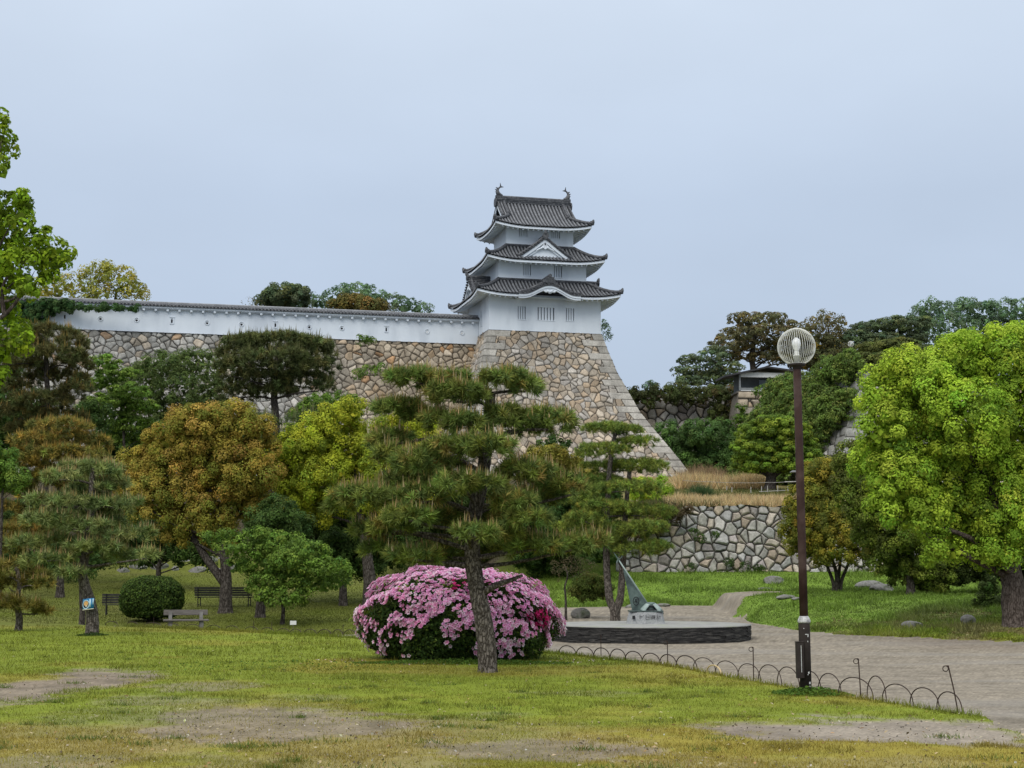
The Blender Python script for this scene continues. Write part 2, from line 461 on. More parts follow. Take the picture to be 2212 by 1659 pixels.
def puff_crown(lobes, cols, leaf, pr, per, asp=.55, flat=1.0, dens=1.0, fill=1.0, hole=0.0, bot=-.75, upbias=.25):
    """lobes: [(centre, radii)]; leaves sit in small rounded clumps over every lobe"""
    VV, FF, CC = [], [], []; off = 0
    for i, (c, r) in enumerate(lobes):
        area = 4 * math.pi * ((((r[0] * r[1]) ** 1.6 + (r[0] * r[2]) ** 1.6 + (r[1] * r[2]) ** 1.6) / 3) ** (1 / 1.6))
        npf = max(8, int(dens * area / (pr * pr * 2.3)))
        d = fibdir(npf); d = d[d[:, 2] > bot]
        d = d[(d[:, 1] < .45) | (rng.random(len(d)) < .45)]
        pc = c + d * r * rng.uniform(.86, 1.04, (len(d), 1))
        lump = fbm(d[:, 0] * 3 + i * 7, d[:, 2] * 3 + d[:, 1] * 2, 1.0, 5)
        keep = ~inside_others(pc, lobes, i, .78) & (lump > hole)
        d, pc = d[keep], pc[keep]
        if len(pc) == 0: continue
        pcol = pick_cols(cols, len(pc), .13)
        k = max(4, int(per * (5.0 if fill > .45 else 3.2)))
        idx = np.repeat(np.arange(len(pc)), k)
        psz = rng.uniform(.7, 1.25, len(pc))[idx][:, None] * pr
        out = nrmz(d / r)
        q = nrmz(out[idx] * .6 + runit(len(idx)) + np.array([0, 0, upbias]))
        p = pc[idx] + q * psz * rng.uniform(.7, 1.05, (len(idx), 1)) * np.array([1, 1, flat])
        nn = nrmz(q + .42 * runit(len(idx)) + np.array([0, 0, .25 / max(flat, .2)]))
        col = pcol[idx] * np.exp(rng.normal(0, .11, (len(idx), 1)))
        sw = rng.random(len(idx)) < .15
        col[sw] = pick_cols(cols, int(sw.sum()))
        V, Fc, C = leaf_quads(p, nn, leaf * .92 * rng.uniform(.7, 1.2, len(idx)), asp, col)
        VV.append(V); FF.append(Fc + off); CC.append(C); off += len(V)
        if fill > .2:
            ic = np.repeat(np.arange(len(pc)), 12)
            pq = pc[ic] + runit(len(ic)) * pr * rng.uniform(.1, .5, (len(ic), 1)) * np.array([1, 1, flat])
            V, Fc, C = leaf_quads(pq, runit(len(ic)), pr * rng.uniform(.55, .85, len(ic)), .8, pick_cols(cols, len(ic), .15))
            VV.append(V); FF.append(Fc + off); CC.append(C); off += len(V)
        if fill:
            nf = int(fill * area / (leaf * leaf * 2.6)) + 10
            d = runit(nf)
            p = c + d * r * rng.uniform(.35, .78, (nf, 1))
            V, Fc, C = leaf_quads(p, runit(nf), leaf * 1.9 * rng.uniform(.8, 1.3, nf), .8, pick_cols(cols, nf, .2) * .85)
            VV.append(V); FF.append(Fc + off); CC.append(C); off += len(V)
    return np.concatenate(VV), np.concatenate(FF), np.concatenate(CC)

def pine_crown(pads, cols, nl, nw, spacing, per, tips, tip_len=.16, tip_p=.5, tip_w=None):
    """pads: [(centre, radii)] flattened cushions of needle tufts with upright shoots on top"""
    VV, FF, CC = [], [], []; off = 0
    for i, (c, r) in enumerate(pads):
        r = r * np.array([1, 1, .8])
        nt_ = max(8, int(math.pi * r[0] * r[1] / spacing ** 2))
        nb = int(nt_ * .55)
        # upper surface
        a = rng.uniform(0, 2 * math.pi, nt_); q = np.sqrt(rng.random(nt_))
        lx, ly = q * np.cos(a), q * np.sin(a)
        lump = (fbm(lx * 2.6 + i * 3.3, ly * 2.6, 1.0, 9) - .5)
        lz = np.sqrt(np.clip(1 - q * q, 0, 1)) * .8 + lump * .8
        pu = c + np.stack([lx * r[0], ly * r[1], lz * r[2]], 1)
        au = nrmz(np.stack([lx * .75, ly * .75, np.full(nt_, .75)], 1) + .3 * rng.normal(size=(nt_, 3)))
        # rim and underside
        a = rng.uniform(0, 2 * math.pi, nb); q = rng.uniform(.45, 1.02, nb)
        pl = c + np.stack([q * np.cos(a) * r[0], q * np.sin(a) * r[1], rng.uniform(-.55, .45, nb) * r[2]], 1)
        al = nrmz(np.stack([np.cos(a), np.sin(a), rng.uniform(-.25, .6, nb)], 1) + .3 * rng.normal(size=(nb, 3)))
        p0 = np.concatenate([pu, pl]); ax = np.concatenate([au, al])
        tcol = pick_cols(cols, len(p0), .2)
        idx = np.repeat(np.arange(len(p0)), per); k = len(idx)
        d = nrmz(ax[idx] * .62 + runit(k) * rng.uniform(.75, 1.0, (k, 1)))
        Ln = nl * rng.uniform(.7, 1.15, k)
        pb = p0[idx] + ax[idx] * (rng.random((k, 1)) - .75) * nl * .55
        col = tcol[idx] * np.exp(rng.normal(0, .3, (k, 1)))
        sw = rng.random(k) < .12; col[sw] = pick_cols(cols, int(sw.sum()))
        V, Fc, C = needle_tris(pb, d, Ln, nw, col)
        VV.append(V); FF.append(Fc + off); CC.append(C); off += len(V)
        # upright new shoots
        if tip_p:
            s = np.where(rng.random(nt_) < tip_p)[0]
            if len(s):
                rep = np.repeat(s, rng.integers(1, 4, len(s))); kk = len(rep)
                pb = pu[rep] + rng.normal(0, nl * .18, (kk, 3)) * [1, 1, .2] + [0, 0, nl * .35]
                d = nrmz(np.array([[0, 0, 1.0]]) + rng.normal(0, .1, (kk, 3)))
                col = pick_cols(tips, kk, .12)
                ln = tip_len * rng.uniform(.5, 1.3, kk)
                for _ in range(2):
                    V, Fc, C = needle_tris(pb, d, ln, (tip_w or nw * 1.6), col)
                    VV.append(V); FF.append(Fc + off); CC.append(C); off += len(V)
    return np.concatenate(VV), np.concatenate(FF), np.concatenate(CC)

def px_lobes(L_, D, deep=.9, spread=.0, shrink=1.0):
    o = []
    for l in L_:
        dd = l[4] if len(l) > 4 else random.uniform(-spread, spread)
        d = D + dd; s = d / F
        c = np.array(P(l[0], l[1], d))
        rz = l[3] if len(l) > 3 and l[3] else l[2]
        o.append((c, np.array([l[2] * s, l[2] * s * deep, rz * s]) * shrink))
    return o

def limbs(mb, fork, tips, r0, sides=6, sag=.0, n=4):
    for t, rt in tips:
        f = Vector(fork); t = Vector(t)
        m = f.lerp(t, .45) + Vector((random.uniform(-.12, .12), random.uniform(-.12, .12), random.uniform(-.04, .16) - sag)) * (t - f).length
        pts = spline([f, m, t], n)
        rr = [r0 + (rt - r0) * (i / (len(pts) - 1)) ** .7 for i in range(len(pts))]
        mb.tube(pts, rr, sides, True, .15)

def px_path(pts, D):
    return [P(p[0], p[1], D + (p[2] if len(p) > 2 else 0)) for p in pts]

def flare(r, n, amt=.6):
    return [r * (1 + amt * max(0, 1 - i / 2.0) ** 2) for i in range(n)]

TREES = {}

def plant(name, label, cat, D, base_px, lobes, kind, cols, leaf=.1, pr=.35, per=26, trunk=None, tr=.2, bark='bark', group=None,
          limb_n=8, fork=None, spread=1.2, deep=.9, crown_name='crown', base=None, trunk_sides=9, extra=None, shrink=1.0, taper=.62, **kw):
    X = XD(base_px, D, 1.0)
    if base is None: base = Vector((X, D, hz(X, D)))
    root = empty(name, base)
    tag(root, label, cat, group)
    lb = px_lobes(lobes, D, deep, spread, shrink)
    b0 = np.array(base)
    lb = [(c - b0, r) for c, r in lb]
    if kind == 'pine':
        V, Fc, C = pine_crown(lb, cols, per=per, **kw)
        mat = M['needle']
    else:
        V, Fc, C = puff_crown(lb, cols, leaf, pr, per, **kw)
        mat = M['leaf']
    fast_mesh(crown_name, V, Fc, C, mat, root)
    if trunk is not None:
        mb = MB()
        pts = [Vector((0, 0, -.15))] + [p - base for p in px_path(trunk, D)]
        sp = spline(pts, 4)
        n = len(sp)
        rr = [tr * (1 - taper * i / (n - 1)) * (1 + .55 * max(0, 1 - i / 2.5) ** 2) for i in range(n)]
        mb.tube(sp, rr, trunk_sides, True, .12)
        order = list(range(len(lb))); random.shuffle(order)
        for i in order[:limb_n]:
            c, r = lb[i]
            tgt = Vector(c - np.array([0, 0, r[2] * .35]))
            # leave the trunk a little below the lobe
            best = min(range(n // 3, n), key=lambda q: abs(sp[q].z - (tgt.z - (.14 if kind == 'pine' else .5) * (tgt.xy - sp[q].xy).length)))
            limbs(mb, sp[best], [(tgt, tr * .12)], max(rr[best] * .40, tr * .13), 6)
        if extra: extra(mb, base)
        mb.build('trunk', M[bark], root, smooth=True)
    TREES[label] = root
    return root

# ------------------------------------------------------------------ ground
GRAVEL = np.array([(5.15, 16.0), (5.3, 17.6), (4.25, 21.3), (2.85, 27.2), (1.1, 31.4), (-4.1, 39.6), (-7.7, 43.9), (-11.5, 47.8),
                   (-20, 54.4), (-20, 55.6), (-11.5, 49.3), (-8.5, 49.6), (-5.3, 52.0), (-2, 56), (2.0, 66.0), (9, 68.2), (12.5, 69.6),
                   (11.6, 66), (9.0, 61.8), (8.7, 54.6), (9.5, 48.9), (11, 45.9), (14, 42.0), (25, 37.2), (40, 33), (60, 30), (60, 14.9), (4.9, 14.95)])

def in_poly(x, y, poly):
    r = np.zeros(x.shape, bool); n = len(poly); j = n - 1
    for i in range(n):
        xi, yi = poly[i]; xj, yj = poly[j]
        c = ((yi > y) != (yj > y)) & (x < (xj - xi) * (y - yi) / (yj - yi + 1e-12) + xi)
        r ^= c; j = i
    return r

def gravel_mask(x, y):
    w = np.clip(y / 30, .5, 1.5)
    nx = (fbm(x, y, 1.1, 21) - .5) * .55 * w; ny = (fbm(x, y, 1.1, 31) - .5) * .9 * w
    return in_poly(x + nx, y + ny, GRAVEL)

def gpt(px, py):
    D = EYE * F / (py - 1240.0); return XD(px, D), D

# worn patches of bare soil in the lawn: centre and half size in metres
PATCH = []
for px, py, rx, ry, k in ((1890, 1572, 390, 31, 1.0), (30, 1495, 175, 52, .95), (580, 1552, 290, 38, .85), (800, 1556, 190, 22, .5), (1200, 1612, 330, 32, .8), (430, 1478, 120, 12, .6),
                          (60, 1642, 230, 26, .6), (330, 1570, 520, 75, .34), (1000, 1590, 520, 50, .34), (700, 1640, 420, 30, .42), (1750, 1640, 500, 22, .25), (1260, 1489, 150, 7, .3), (330, 1508, 200, 16, .5), (1480, 1640, 240, 18, .4)):
    x0, d0 = gpt(px, py); _, da = gpt(px, py + ry); _, db = gpt(px, py - ry)
    PATCH.append((x0, (da + db) / 2, rx * d0 / F, (db - da) / 2, k))

def dirt_mask(x, y):
    m = np.zeros(np.shape(x))
    n1 = fbm(x, y, 1.2, 41, 5) - .5; n2_ = fbm(x, y, .25, 45, 3) - .5
    for cx, cy, rx, ry, k in PATCH:
        q = np.sqrt(((x - cx) / rx) ** 2 + ((y - cy) / ry) ** 2)
        m = np.maximum(m, k * (1 - sstep(.55, 1.1, q + n1 * 1.5 + n2_ * .8)))
    return m

def lawn_color(x, y):
    """albedo of turf: yellow in the foreground, fresher green towards the path and on the bank"""
    n = fbm(x, y, 2.6, 51, 5); n2 = fbm(x, y, .6, 61, 3)
    green = np.array([.150, .185, .018]); yell = np.array([.225, .188, .032]); deep = np.array([.105, .165, .022]); brown = np.array([.15, .115, .06])
    k = np.clip(sstep(.36, .66, n) * .75 + .55 * sstep(18, 12.5, y) - .25 * sstep(21, 30, y) + (n2 - .5) * .6, 0, 1)[..., None]
    c = green * (1 - k) + yell * k
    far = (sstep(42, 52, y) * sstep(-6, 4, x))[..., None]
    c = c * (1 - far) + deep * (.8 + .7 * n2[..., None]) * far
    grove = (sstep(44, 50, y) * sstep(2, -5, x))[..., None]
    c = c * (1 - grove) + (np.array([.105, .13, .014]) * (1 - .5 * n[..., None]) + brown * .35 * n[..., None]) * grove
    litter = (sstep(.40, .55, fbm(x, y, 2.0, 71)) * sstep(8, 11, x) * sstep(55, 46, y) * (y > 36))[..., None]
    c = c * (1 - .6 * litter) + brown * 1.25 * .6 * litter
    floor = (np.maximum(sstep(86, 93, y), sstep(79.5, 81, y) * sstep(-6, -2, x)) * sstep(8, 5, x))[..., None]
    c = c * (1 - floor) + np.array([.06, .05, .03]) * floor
    dry = (sstep(80.2, 80.8, y) * sstep(3, 7, x))[..., None]
    c = c * (1 - dry) + (np.array([.25, .18, .075]) * n[..., None] + np.array([.075, .09, .025]) * (1 - n[..., None])) * dry
    return c

def build_ground():
    inv = np.linspace(1 / 11.0, 1 / 62.0, 330)
    rows = np.concatenate([np.array([1.5, 4, 7, 9.5]), 1 / inv, np.arange(62.4, 92, .4), np.arange(92, 144, .6), np.array([150, 165, 190, 240, 330, 480, 700])])
    a = np.linspace(-1, 1, 760); tans = np.where(np.abs(a) < .8, a * .5, np.sign(a) * (.4 + (np.abs(a) - .8) * 3.0))
    Y, T = np.meshgrid(rows, tans, indexing='ij')
    X = T * Y * np.where(Y < 12, 12 / Y * .5 + .5, 1)
    Z = hgt(X, Y)
    V = np.stack([X, Y, Z], -1)
    R, Cn = Y.shape
    ii, jj = np.meshgrid(np.arange(R - 1), np.arange(Cn - 1), indexing='ij')
    q = (ii * Cn + jj).ravel()
    Fq = np.stack([q, q + 1, q + Cn + 1, q + Cn], 1)
    xc = V.reshape(-1, 3)[Fq].mean(1)
    g = gravel_mask(xc[:, 0], xc[:, 1])
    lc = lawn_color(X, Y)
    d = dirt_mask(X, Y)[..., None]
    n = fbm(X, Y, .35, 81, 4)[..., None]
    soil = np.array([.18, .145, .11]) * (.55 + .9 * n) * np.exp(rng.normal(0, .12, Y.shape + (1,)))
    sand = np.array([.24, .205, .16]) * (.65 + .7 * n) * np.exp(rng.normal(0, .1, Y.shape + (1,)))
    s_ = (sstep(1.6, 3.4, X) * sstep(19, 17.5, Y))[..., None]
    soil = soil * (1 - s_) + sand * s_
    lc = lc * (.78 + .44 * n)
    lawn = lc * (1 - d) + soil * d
    # trodden surface slightly lower, turf slightly rough
    V[..., 2] += np.where(Y < 60, (n[..., 0] - .5) * .02 * (1 - d[..., 0]) - .012 * d[..., 0], 0)
    n3 = fbm(X * .5, Y * 1.6, 1.6, 91, 5)[..., None]; n4 = fbm(X, Y, .22, 95, 3)[..., None]
    streak = sstep(.60, .74, fbm(X * .8, Y * 2.2, .55, 99, 4))[..., None]
    grav = np.array([.212, .183, .140]) * (.84 + .32 * n3) * (.78 + .44 * n4) * (1 - .24 * streak) * np.exp(rng.normal(0, .13, Y.shape + (1,)))
    pale = (sstep(.5, .68, fbm(X * .4, Y * 1.3, 2.2, 97)))[..., None]
    grav = grav * (1 - .35 * pale) + np.array([.24, .225, .20]) * .35 * pale
    red = (sstep(9, 12, X) * sstep(36, 40, Y))[..., None] * n3
    grav = grav * (1 - .5 * red) + np.array([.14, .10, .075]) * .5 * red
    def sub(sel, name, cols, mat, dz):
        f = Fq[sel]; u, invx = np.unique(f, return_inverse=True)
        VV = V.reshape(-1, 3)[u].copy(); VV[:, 2] += dz
        o = fast_mesh(name, VV, invx.reshape(f.shape), cols.reshape(-1, 3)[u], mat, None, True)
        tag(o, kind='structure'); return o
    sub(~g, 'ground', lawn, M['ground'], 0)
    sub(g, 'gravel_path', grav, M['gravel'], 0)
build_ground()

# ------------------------------------------------------------------ masonry
def masonry(Pos, U, Vv, cw, ch, pal, seed, depth=.10, gap=.035, round_=.16, left=None, right=None, course=.62, clen=(1.55, .85), dirt=.0, cornpal=None):
    """a sheet of fitted stones: every stone a cell with its own tilt and colour, joints set back"""
    R, Cn = U.shape
    r = np.random.default_rng(seed)
    uu = U + (fbm(U, Vv, 1.1 * cw, seed) - .5) * .35 * cw; vv = Vv + (fbm(U, Vv, 1.1 * cw, seed + 9) - .5) * .35 * ch
    gx, gy = uu / cw, vv / ch
    J = 0.58
    tab = r.random((256, 256, 6))
    def seedpt(ix, iy):
        h = tab[ix % 256, iy % 256]
        return ix + .5 + (h[..., 0] - .5) * 2 * J + .5 * (iy % 2), iy + .5 + (h[..., 1] - .5) * 2 * J * .85
    iy0 = np.floor(gy).astype(int); b1 = np.full(U.shape, 9e9); bi = np.zeros(U.shape, int); bj = np.zeros(U.shape, int)
    for dj in (-2, -1, 0, 1, 2):
        iy = iy0 + dj; ix0 = np.floor(gx - .5 * (iy % 2)).astype(int)
        for di in (-2, -1, 0, 1, 2):
            ix = ix0 + di
            sx, sy = seedpt(ix, iy)
            q = ((sx - gx) * cw) ** 2 + ((sy - gy) * ch) ** 2 - tab[ix % 256, iy % 256, 5] ** 2 * .20 * cw * ch
            m = q < b1; b1 = np.where(m, q, b1); bi = np.where(m, ix, bi); bj = np.where(m, iy, bj)
    s1x, s1y = seedpt(bi, bj); ed = np.full(U.shape, 9e9)
    for dj in (-2, -1, 0, 1, 2):
        iy = bj + dj
        for di in (-2, -1, 0, 1, 2):
            if di == 0 and dj == 0: continue
            ix = bi + di
            sx, sy = seedpt(ix, iy)
            q = ((sx - gx) * cw) ** 2 + ((sy - gy) * ch) ** 2 - tab[ix % 256, iy % 256, 5] ** 2 * .20 * cw * ch
            dd = np.sqrt(((sx - s1x) * cw) ** 2 + ((sy - s1y) * ch) ** 2)
            ed = np.minimum(ed, (q - b1) / (2 * dd + 1e-6))
    h = tab[bi % 256, bj % 256].copy()
    ox, oy = (gx - s1x), (gy - s1y)
    corner = np.zeros(U.shape, bool)
    for side, dist in (('l', left), ('r', right)):
        if dist is None: continue
        cj = np.floor(Vv / course).astype(int)
        hh = tab[(cj * 7 + (3 if side == 'l' else 11)) % 256, (cj * 13) % 256]
        ln = np.where(cj % 2 == (0 if side == 'l' else 1), clen[0], clen[1]) * (.85 + .35 * hh[..., 2])
        m = (dist < ln)
        fy = Vv - cj * course
        e2 = np.minimum(np.minimum(fy, course - fy), np.abs(ln - dist))
        ed = np.where(m, e2, np.minimum(ed, np.where(dist < ln + .3, dist - ln, 9)))
        h = np.where(m[..., None], hh, h); corner |= m
        ox = np.where(m, 0, ox); oy = np.where(m, 0, oy)
    gapn = gap * (.6 + 1.1 * fbm(U, Vv, .5, seed + 3))
    rise = sstep(gapn * .4, gapn + round_ * (.5 + h[..., 3]), ed)
    disp = depth * rise + (h[..., 2] - .5) * .06 + (ox * (h[..., 3] - .5) + oy * (h[..., 4] - .5)) * .22 * rise + (fbm(U, Vv, .3, seed + 5) - .5) * .03
    disp = np.where(corner, depth + (disp - depth) * .45, disp)
    gu = np.gradient(Pos, axis=1); gv = np.gradient(Pos, axis=0)
    nrm = np.cross(gu, gv); nrm /= np.linalg.norm(nrm, axis=2, keepdims=True) + 1e-9
    if nrm[..., 1].mean() > 0: nrm = -nrm
    V = Pos + nrm * (disp - depth)[..., None]
    W = np.array([p[1] for p in pal], float); W /= W.sum(); cs = np.cumsum(W)
    C = np.array([p[0] for p in pal])
    k = np.clip(np.searchsorted(cs, (h[..., 5] * 7.31 + h[..., 4] * 3.7) % 1.0), 0, len(pal) - 1)
    col = C[k] * (.72 + .5 * h[..., 2:3])
    if cornpal is not None:
        col = np.where(corner[..., None], np.array(cornpal) * (.8 + .4 * h[..., 2:3]), col)
    col = col * (.70 + .60 * fbm(U, Vv, .32, seed + 12, 5)[..., None])
    if dirt:
        st = sstep(.45, .7, fbm(U * 2.2, Vv * .35, 1.3, seed + 20))[..., None] * dirt
        col = col * (1 - st) + np.array([.10, .095, .08]) * st
    g = (1 - sstep(gapn * .7, gapn * 1.4, ed))[..., None]
    col = col * (1 - g) + np.array([.045, .04, .032]) * g
    ii, jj = np.meshgrid(np.arange(R - 1), np.arange(Cn - 1), indexing='ij')
    q = (ii * Cn + jj).ravel()
    return V.reshape(-1, 3), np.stack([q, q + 1, q + Cn + 1, q + Cn], 1), col.reshape(-1, 3)

def merge(parts):
    V, Fc, C = [], [], []; off = 0
    for v, f, c in parts:
        V.append(v); Fc.append(f + off); C.append(c); off += len(v)
    return np.concatenate(V), np.concatenate(Fc), np.concatenate(C)

ANG = math.radians(14.3)
CA, SA = math.cos(ANG), math.sin(ANG)
T0 = P(1056.7, 711.5, 127.0)
BW, BD = 9.85, 7.9                                   # ground floor of the tower

def tw(u, v, z):
    """tower axes (u along the front, v back, z up from the top of the stone base) to world, on arrays"""
    return np.stack([T0.x + u * CA - v * SA, T0.y + u * SA + v * CA, T0.z + z + 0 * u], -1)

SD = [0, 1.5, 3.5, 4.9, 6.9, 8.9, 11, 12.9, 16]
SO = [0, .40, 1.05, 1.66, 2.5, 3.7, 5.0, 6.05, 7.9]

def off(d): return np.interp(d, SD, SO)

MUTE = lambda pal, k: [((tuple(np.array(c) * (1 - k) + np.mean([q[0] for q in pal], axis=0) * k)), w) for c, w in pal]
TAN = [((.39, .335, .26), 3), ((.43, .35, .25), 2.2), ((.33, .325, .31), 2.6), ((.40, .385, .35), 2), ((.43, .31, .19), .9), ((.27, .245, .215), 1.2), ((.36, .27, .18), 1.2)]
GREY = [((.36, .365, .345), 4), ((.30, .305, .285), 3), ((.41, .40, .365), 2), ((.42, .35, .26), 1.2), ((.44, .27, .14), .35), ((.24, .24, .22), 1.5)]
PALE = [((.36, .345, .31), 4), ((.31, .31, .295), 2.5), ((.38, .33, .265), 2.5), ((.38, .30, .22), 1.6), ((.28, .25, .235), 1.4)]

TAN, GREY, PALE = MUTE(TAN, .45), MUTE(GREY, .35), MUTE(PALE, .2)

def base_face(side, H=14.5, step=.05):
    nv = int(H / step)
    d = np.linspace(0, H, nv + 1)[:, None]
    s = off(d)
    if side == 'front':
        n = int(22 / step); t = np.linspace(0, 1, n + 1)[None, :]
        u = -s - .06 + (BW + 2 * s + .12) * t; v = -s + 0 * t - .06
        Pos = tw(u, v, -d + 0 * t); U = u; dl = u + s + .06; dr = BW + s + .06 - u
        Vv = d * 1.06 + 0 * t
        return masonry(Pos, U, Vv, .66, .43, TAN, 3, .09, .022, .05, dl, dr, .62, (1.75, .95), .25, (.345, .325, .285))
    if side == 'west':
        n = int(13 / step); t = np.linspace(0, 1, n + 1)[None, :]
        v = -s - .06 + (8.5 + s) * (1 - t); u = -s - .06 + 0 * t
        Pos = tw(u, v, -d + 0 * t)
        return masonry(Pos, -v + 40, d * 1.06 + 0 * t, .66, .43, TAN, 4, .09, .022, .05, None, v + s + .06, .62, (.95, 1.75), .25, (.345, .325, .285))
    n = int(13 / step / 3); t = np.linspace(0, 1, n + 1)[None, :]
    v = -s - .06 + (8.5 + s) * t; u = BW + s + .06 + 0 * t
    Pos = tw(u, v, -d + 0 * t)
    return masonry(Pos, v + 80, d * 1.06 + 0 * t, .66, .43, TAN, 5, .09, .022, .05, v + s + .06, None, .62, (1.75, .95), .25, (.345, .325, .285))

lid = tw(np.array([[-.1, BW + .1], [-.1, BW + .1]]), np.array([[-.1, -.1], [BD + .6, BD + .6]]), np.full((2, 2), -.03)).reshape(-1, 3)
V, Fc, C = merge([base_face('front'), base_face('west'), base_face('east'), (lid, np.array([[0, 1, 3, 2]]), np.full((4, 3), .3))])
o = fast_mesh('flared_rampart', V, Fc, C, M['stone'])
tag(o, 'tall flared base of tan fitted stones carrying the white tower', 'stone wall')

# long rampart that carries the white plaster wall
WZ = -.72; WV = 4.0
def rampart_face(H=13.5, step=.055):
    nv = int(H / step); d = np.linspace(0, H, nv + 1)[:, None]
    n = int(42 / step); t = np.linspace(0, 1, n + 1)[None, :]
    u = -42 + 42.3 * t + 0 * d; v = WV - off(d) * .85 - .25 + 0 * t
    Pos = tw(u, v, WZ - d + 0 * t)
    a = masonry(Pos, u, d * 1.05 + 0 * t, .66, .46, GREY, 13, .10, .03, .07, None, None, dirt=.3)
    w = sstep(-17, -8, u).reshape(-1)[:, None]
    c = a[2] * (1 - w) + a[2] * np.array([1.06, .92, .76]) * w
    return a[0], a[1], c
lid = tw(np.array([[-42, .3], [-42, .3]]), np.array([[WV - .35, WV - .35], [WV + 4, WV + 4]]), np.full((2, 2), WZ - .03)).reshape(-1, 3)
V, Fc, C = merge([rampart_face(), (lid, np.array([[0, 1, 3, 2]]), np.full((4, 3), .2))])
tag(fast_mesh('stone_rampart', V, Fc, C, M['stone']), 'long grey stone rampart under the white plaster wall', 'stone wall')

def flat_wall(name, x0, x1, D0, D1, zt, zb, batter, cw, ch, pal, seed, label, step=.05, depth=.12, gap=.05, left=False, dirt=.2, topfn=None, batl=0.0, thick=1.2):
    n = int(abs(x1 - x0) / step); H = zt - zb; nv = int(H / step)
    t = np.linspace(0, 1, n + 1)[None, :]; d = np.linspace(0, 1, nv + 1)[:, None]
    top = zt + 0 * t if topfn is None else topfn(x0 + (x1 - x0) * t)
    z = top + (zb - top) * d
    dn = zt - z
    xl = x0 - batl * dn
    x = xl + (x1 - xl) * t
    y = D0 + (D1 - D0) * t - batter * dn
    Pos = np.stack([x, y, z], -1)
    part = [masonry(Pos, x + 0 * d, dn, cw, ch, pal, seed, depth, gap, .06, (x - xl + 0 * d) if left else None, None, .7, (1.5, .9), dirt)]
    e = Pos[0]; bk = e + np.array([0, thick, 0]); k = len(e)
    part.append((np.concatenate([e, bk]), np.array([[i, i + 1, k + i + 1, k + i] for i in range(k - 1)]), np.full((2 * k, 3), (.16, .14, .09))))
    if batl or left:
        e = Pos[:, 0]; bk = e + np.array([.3, thick + 3, 0]); k = len(e)
        part.append((np.concatenate([e, bk]), np.array([[i, i + 1, k + i + 1, k + i] for i in range(k - 1)]), np.full((2 * k, 3), (.2, .18, .15))))
    V, Fc, C = merge(part)
    return tag(fast_mesh(name, V, Fc, C, M['stone']), label, 'stone wall')

flat_wall('retaining_wall', 5.4, 24, 80.3, 80.3, 5.15, 1.2, .14, .56, .39, PALE, 31, 'pale rough stone wall below the strip of dry grass', .024, .12, .024,
          dirt=.15, topfn=lambda x: np.interp(x, [3, 6.6, 8.3, 9.2], [3.3, 3.7, 4.8, 5.15]) + (fbm(x, x * 0, .8, 5) - .5) * .3)
flat_wall('stone_rampart', 7.5, 24, 141.0, 141.0, 18.25, 10.5, .12, 1.0, .62, PALE, 33, 'overgrown stone rampart of pale boulders behind the grassy terrace', .06, .16, .045, dirt=.15)
flat_wall('stone_bastion', 19.9, 25.2, 133.0, 134.0, 17.55, 10.5, .10, 1.0, .62, TAN, 35, 'narrow stone bastion carrying the small dark shelter', .08, .18, .06, True, .45, batl=.13, thick=6)

# right hand rampart: west face under ivy, front face towards the trees
def east_rampart():
    parts = []
    def face(A0, B0, A1, B1, seed, left, right, step=.09):
        A0, B0, A1, B1 = [np.array(q, float) for q in (A0, B0, A1, B1)]
        n = int(np.linalg.norm(B0 - A0) / step); nv = int(np.linalg.norm(A1 - A0) / step)
        t = np.linspace(0, 1, n + 1)[None, :, None]; d = np.linspace(0, 1, nv + 1)[:, None, None]
        Pos = (A0 * (1 - t) + B0 * t) * (1 - d) + (A1 * (1 - t) + B1 * t) * d
        U = np.linalg.norm(B0 - A0) * t[..., 0] + 0 * d[..., 0]; Vv = np.linalg.norm(A1 - A0) * d[..., 0] + 0 * t[..., 0]
        Um = np.linalg.norm(B0 - A0)
        return masonry(Pos, U + seed, Vv, 1.1, .8, GREY, seed, .16, .05, .2, U if left else None, (Um - U) if right else None, .75, (1.7, 1.0), .3, (.29, .285, .26))
    Ct, Cb = (24.7, 108, 16.0), (22.4, 105.6, 8.0)
    parts.append(face((21.6, 123, 16.0), Ct, (17.8, 122, 8.0), Cb, 41, False, True))
    parts.append(face(Ct, (44, 113, 16.0), Cb, (44, 110, 8.0), 42, True, False))
    lid = np.array([(21.6, 123, 15.97), Ct, (44, 113, 15.97), (44, 128, 15.97)], float)
    parts.append((lid, np.array([[0, 1, 2, 3]]), np.full((4, 3), .12)))
    V, Fc, C = merge(parts)
    tag(fast_mesh('corner_rampart', V, Fc, C, M['stone']), 'high stone rampart corner, its left face hidden under ivy', 'stone wall')
east_rampart()

# ------------------------------------------------------------------ castle tower
tower = empty('castle_tower', T0, ANG)
tag(tower, 'white three storey castle tower with dark tiled roofs', 'tower')

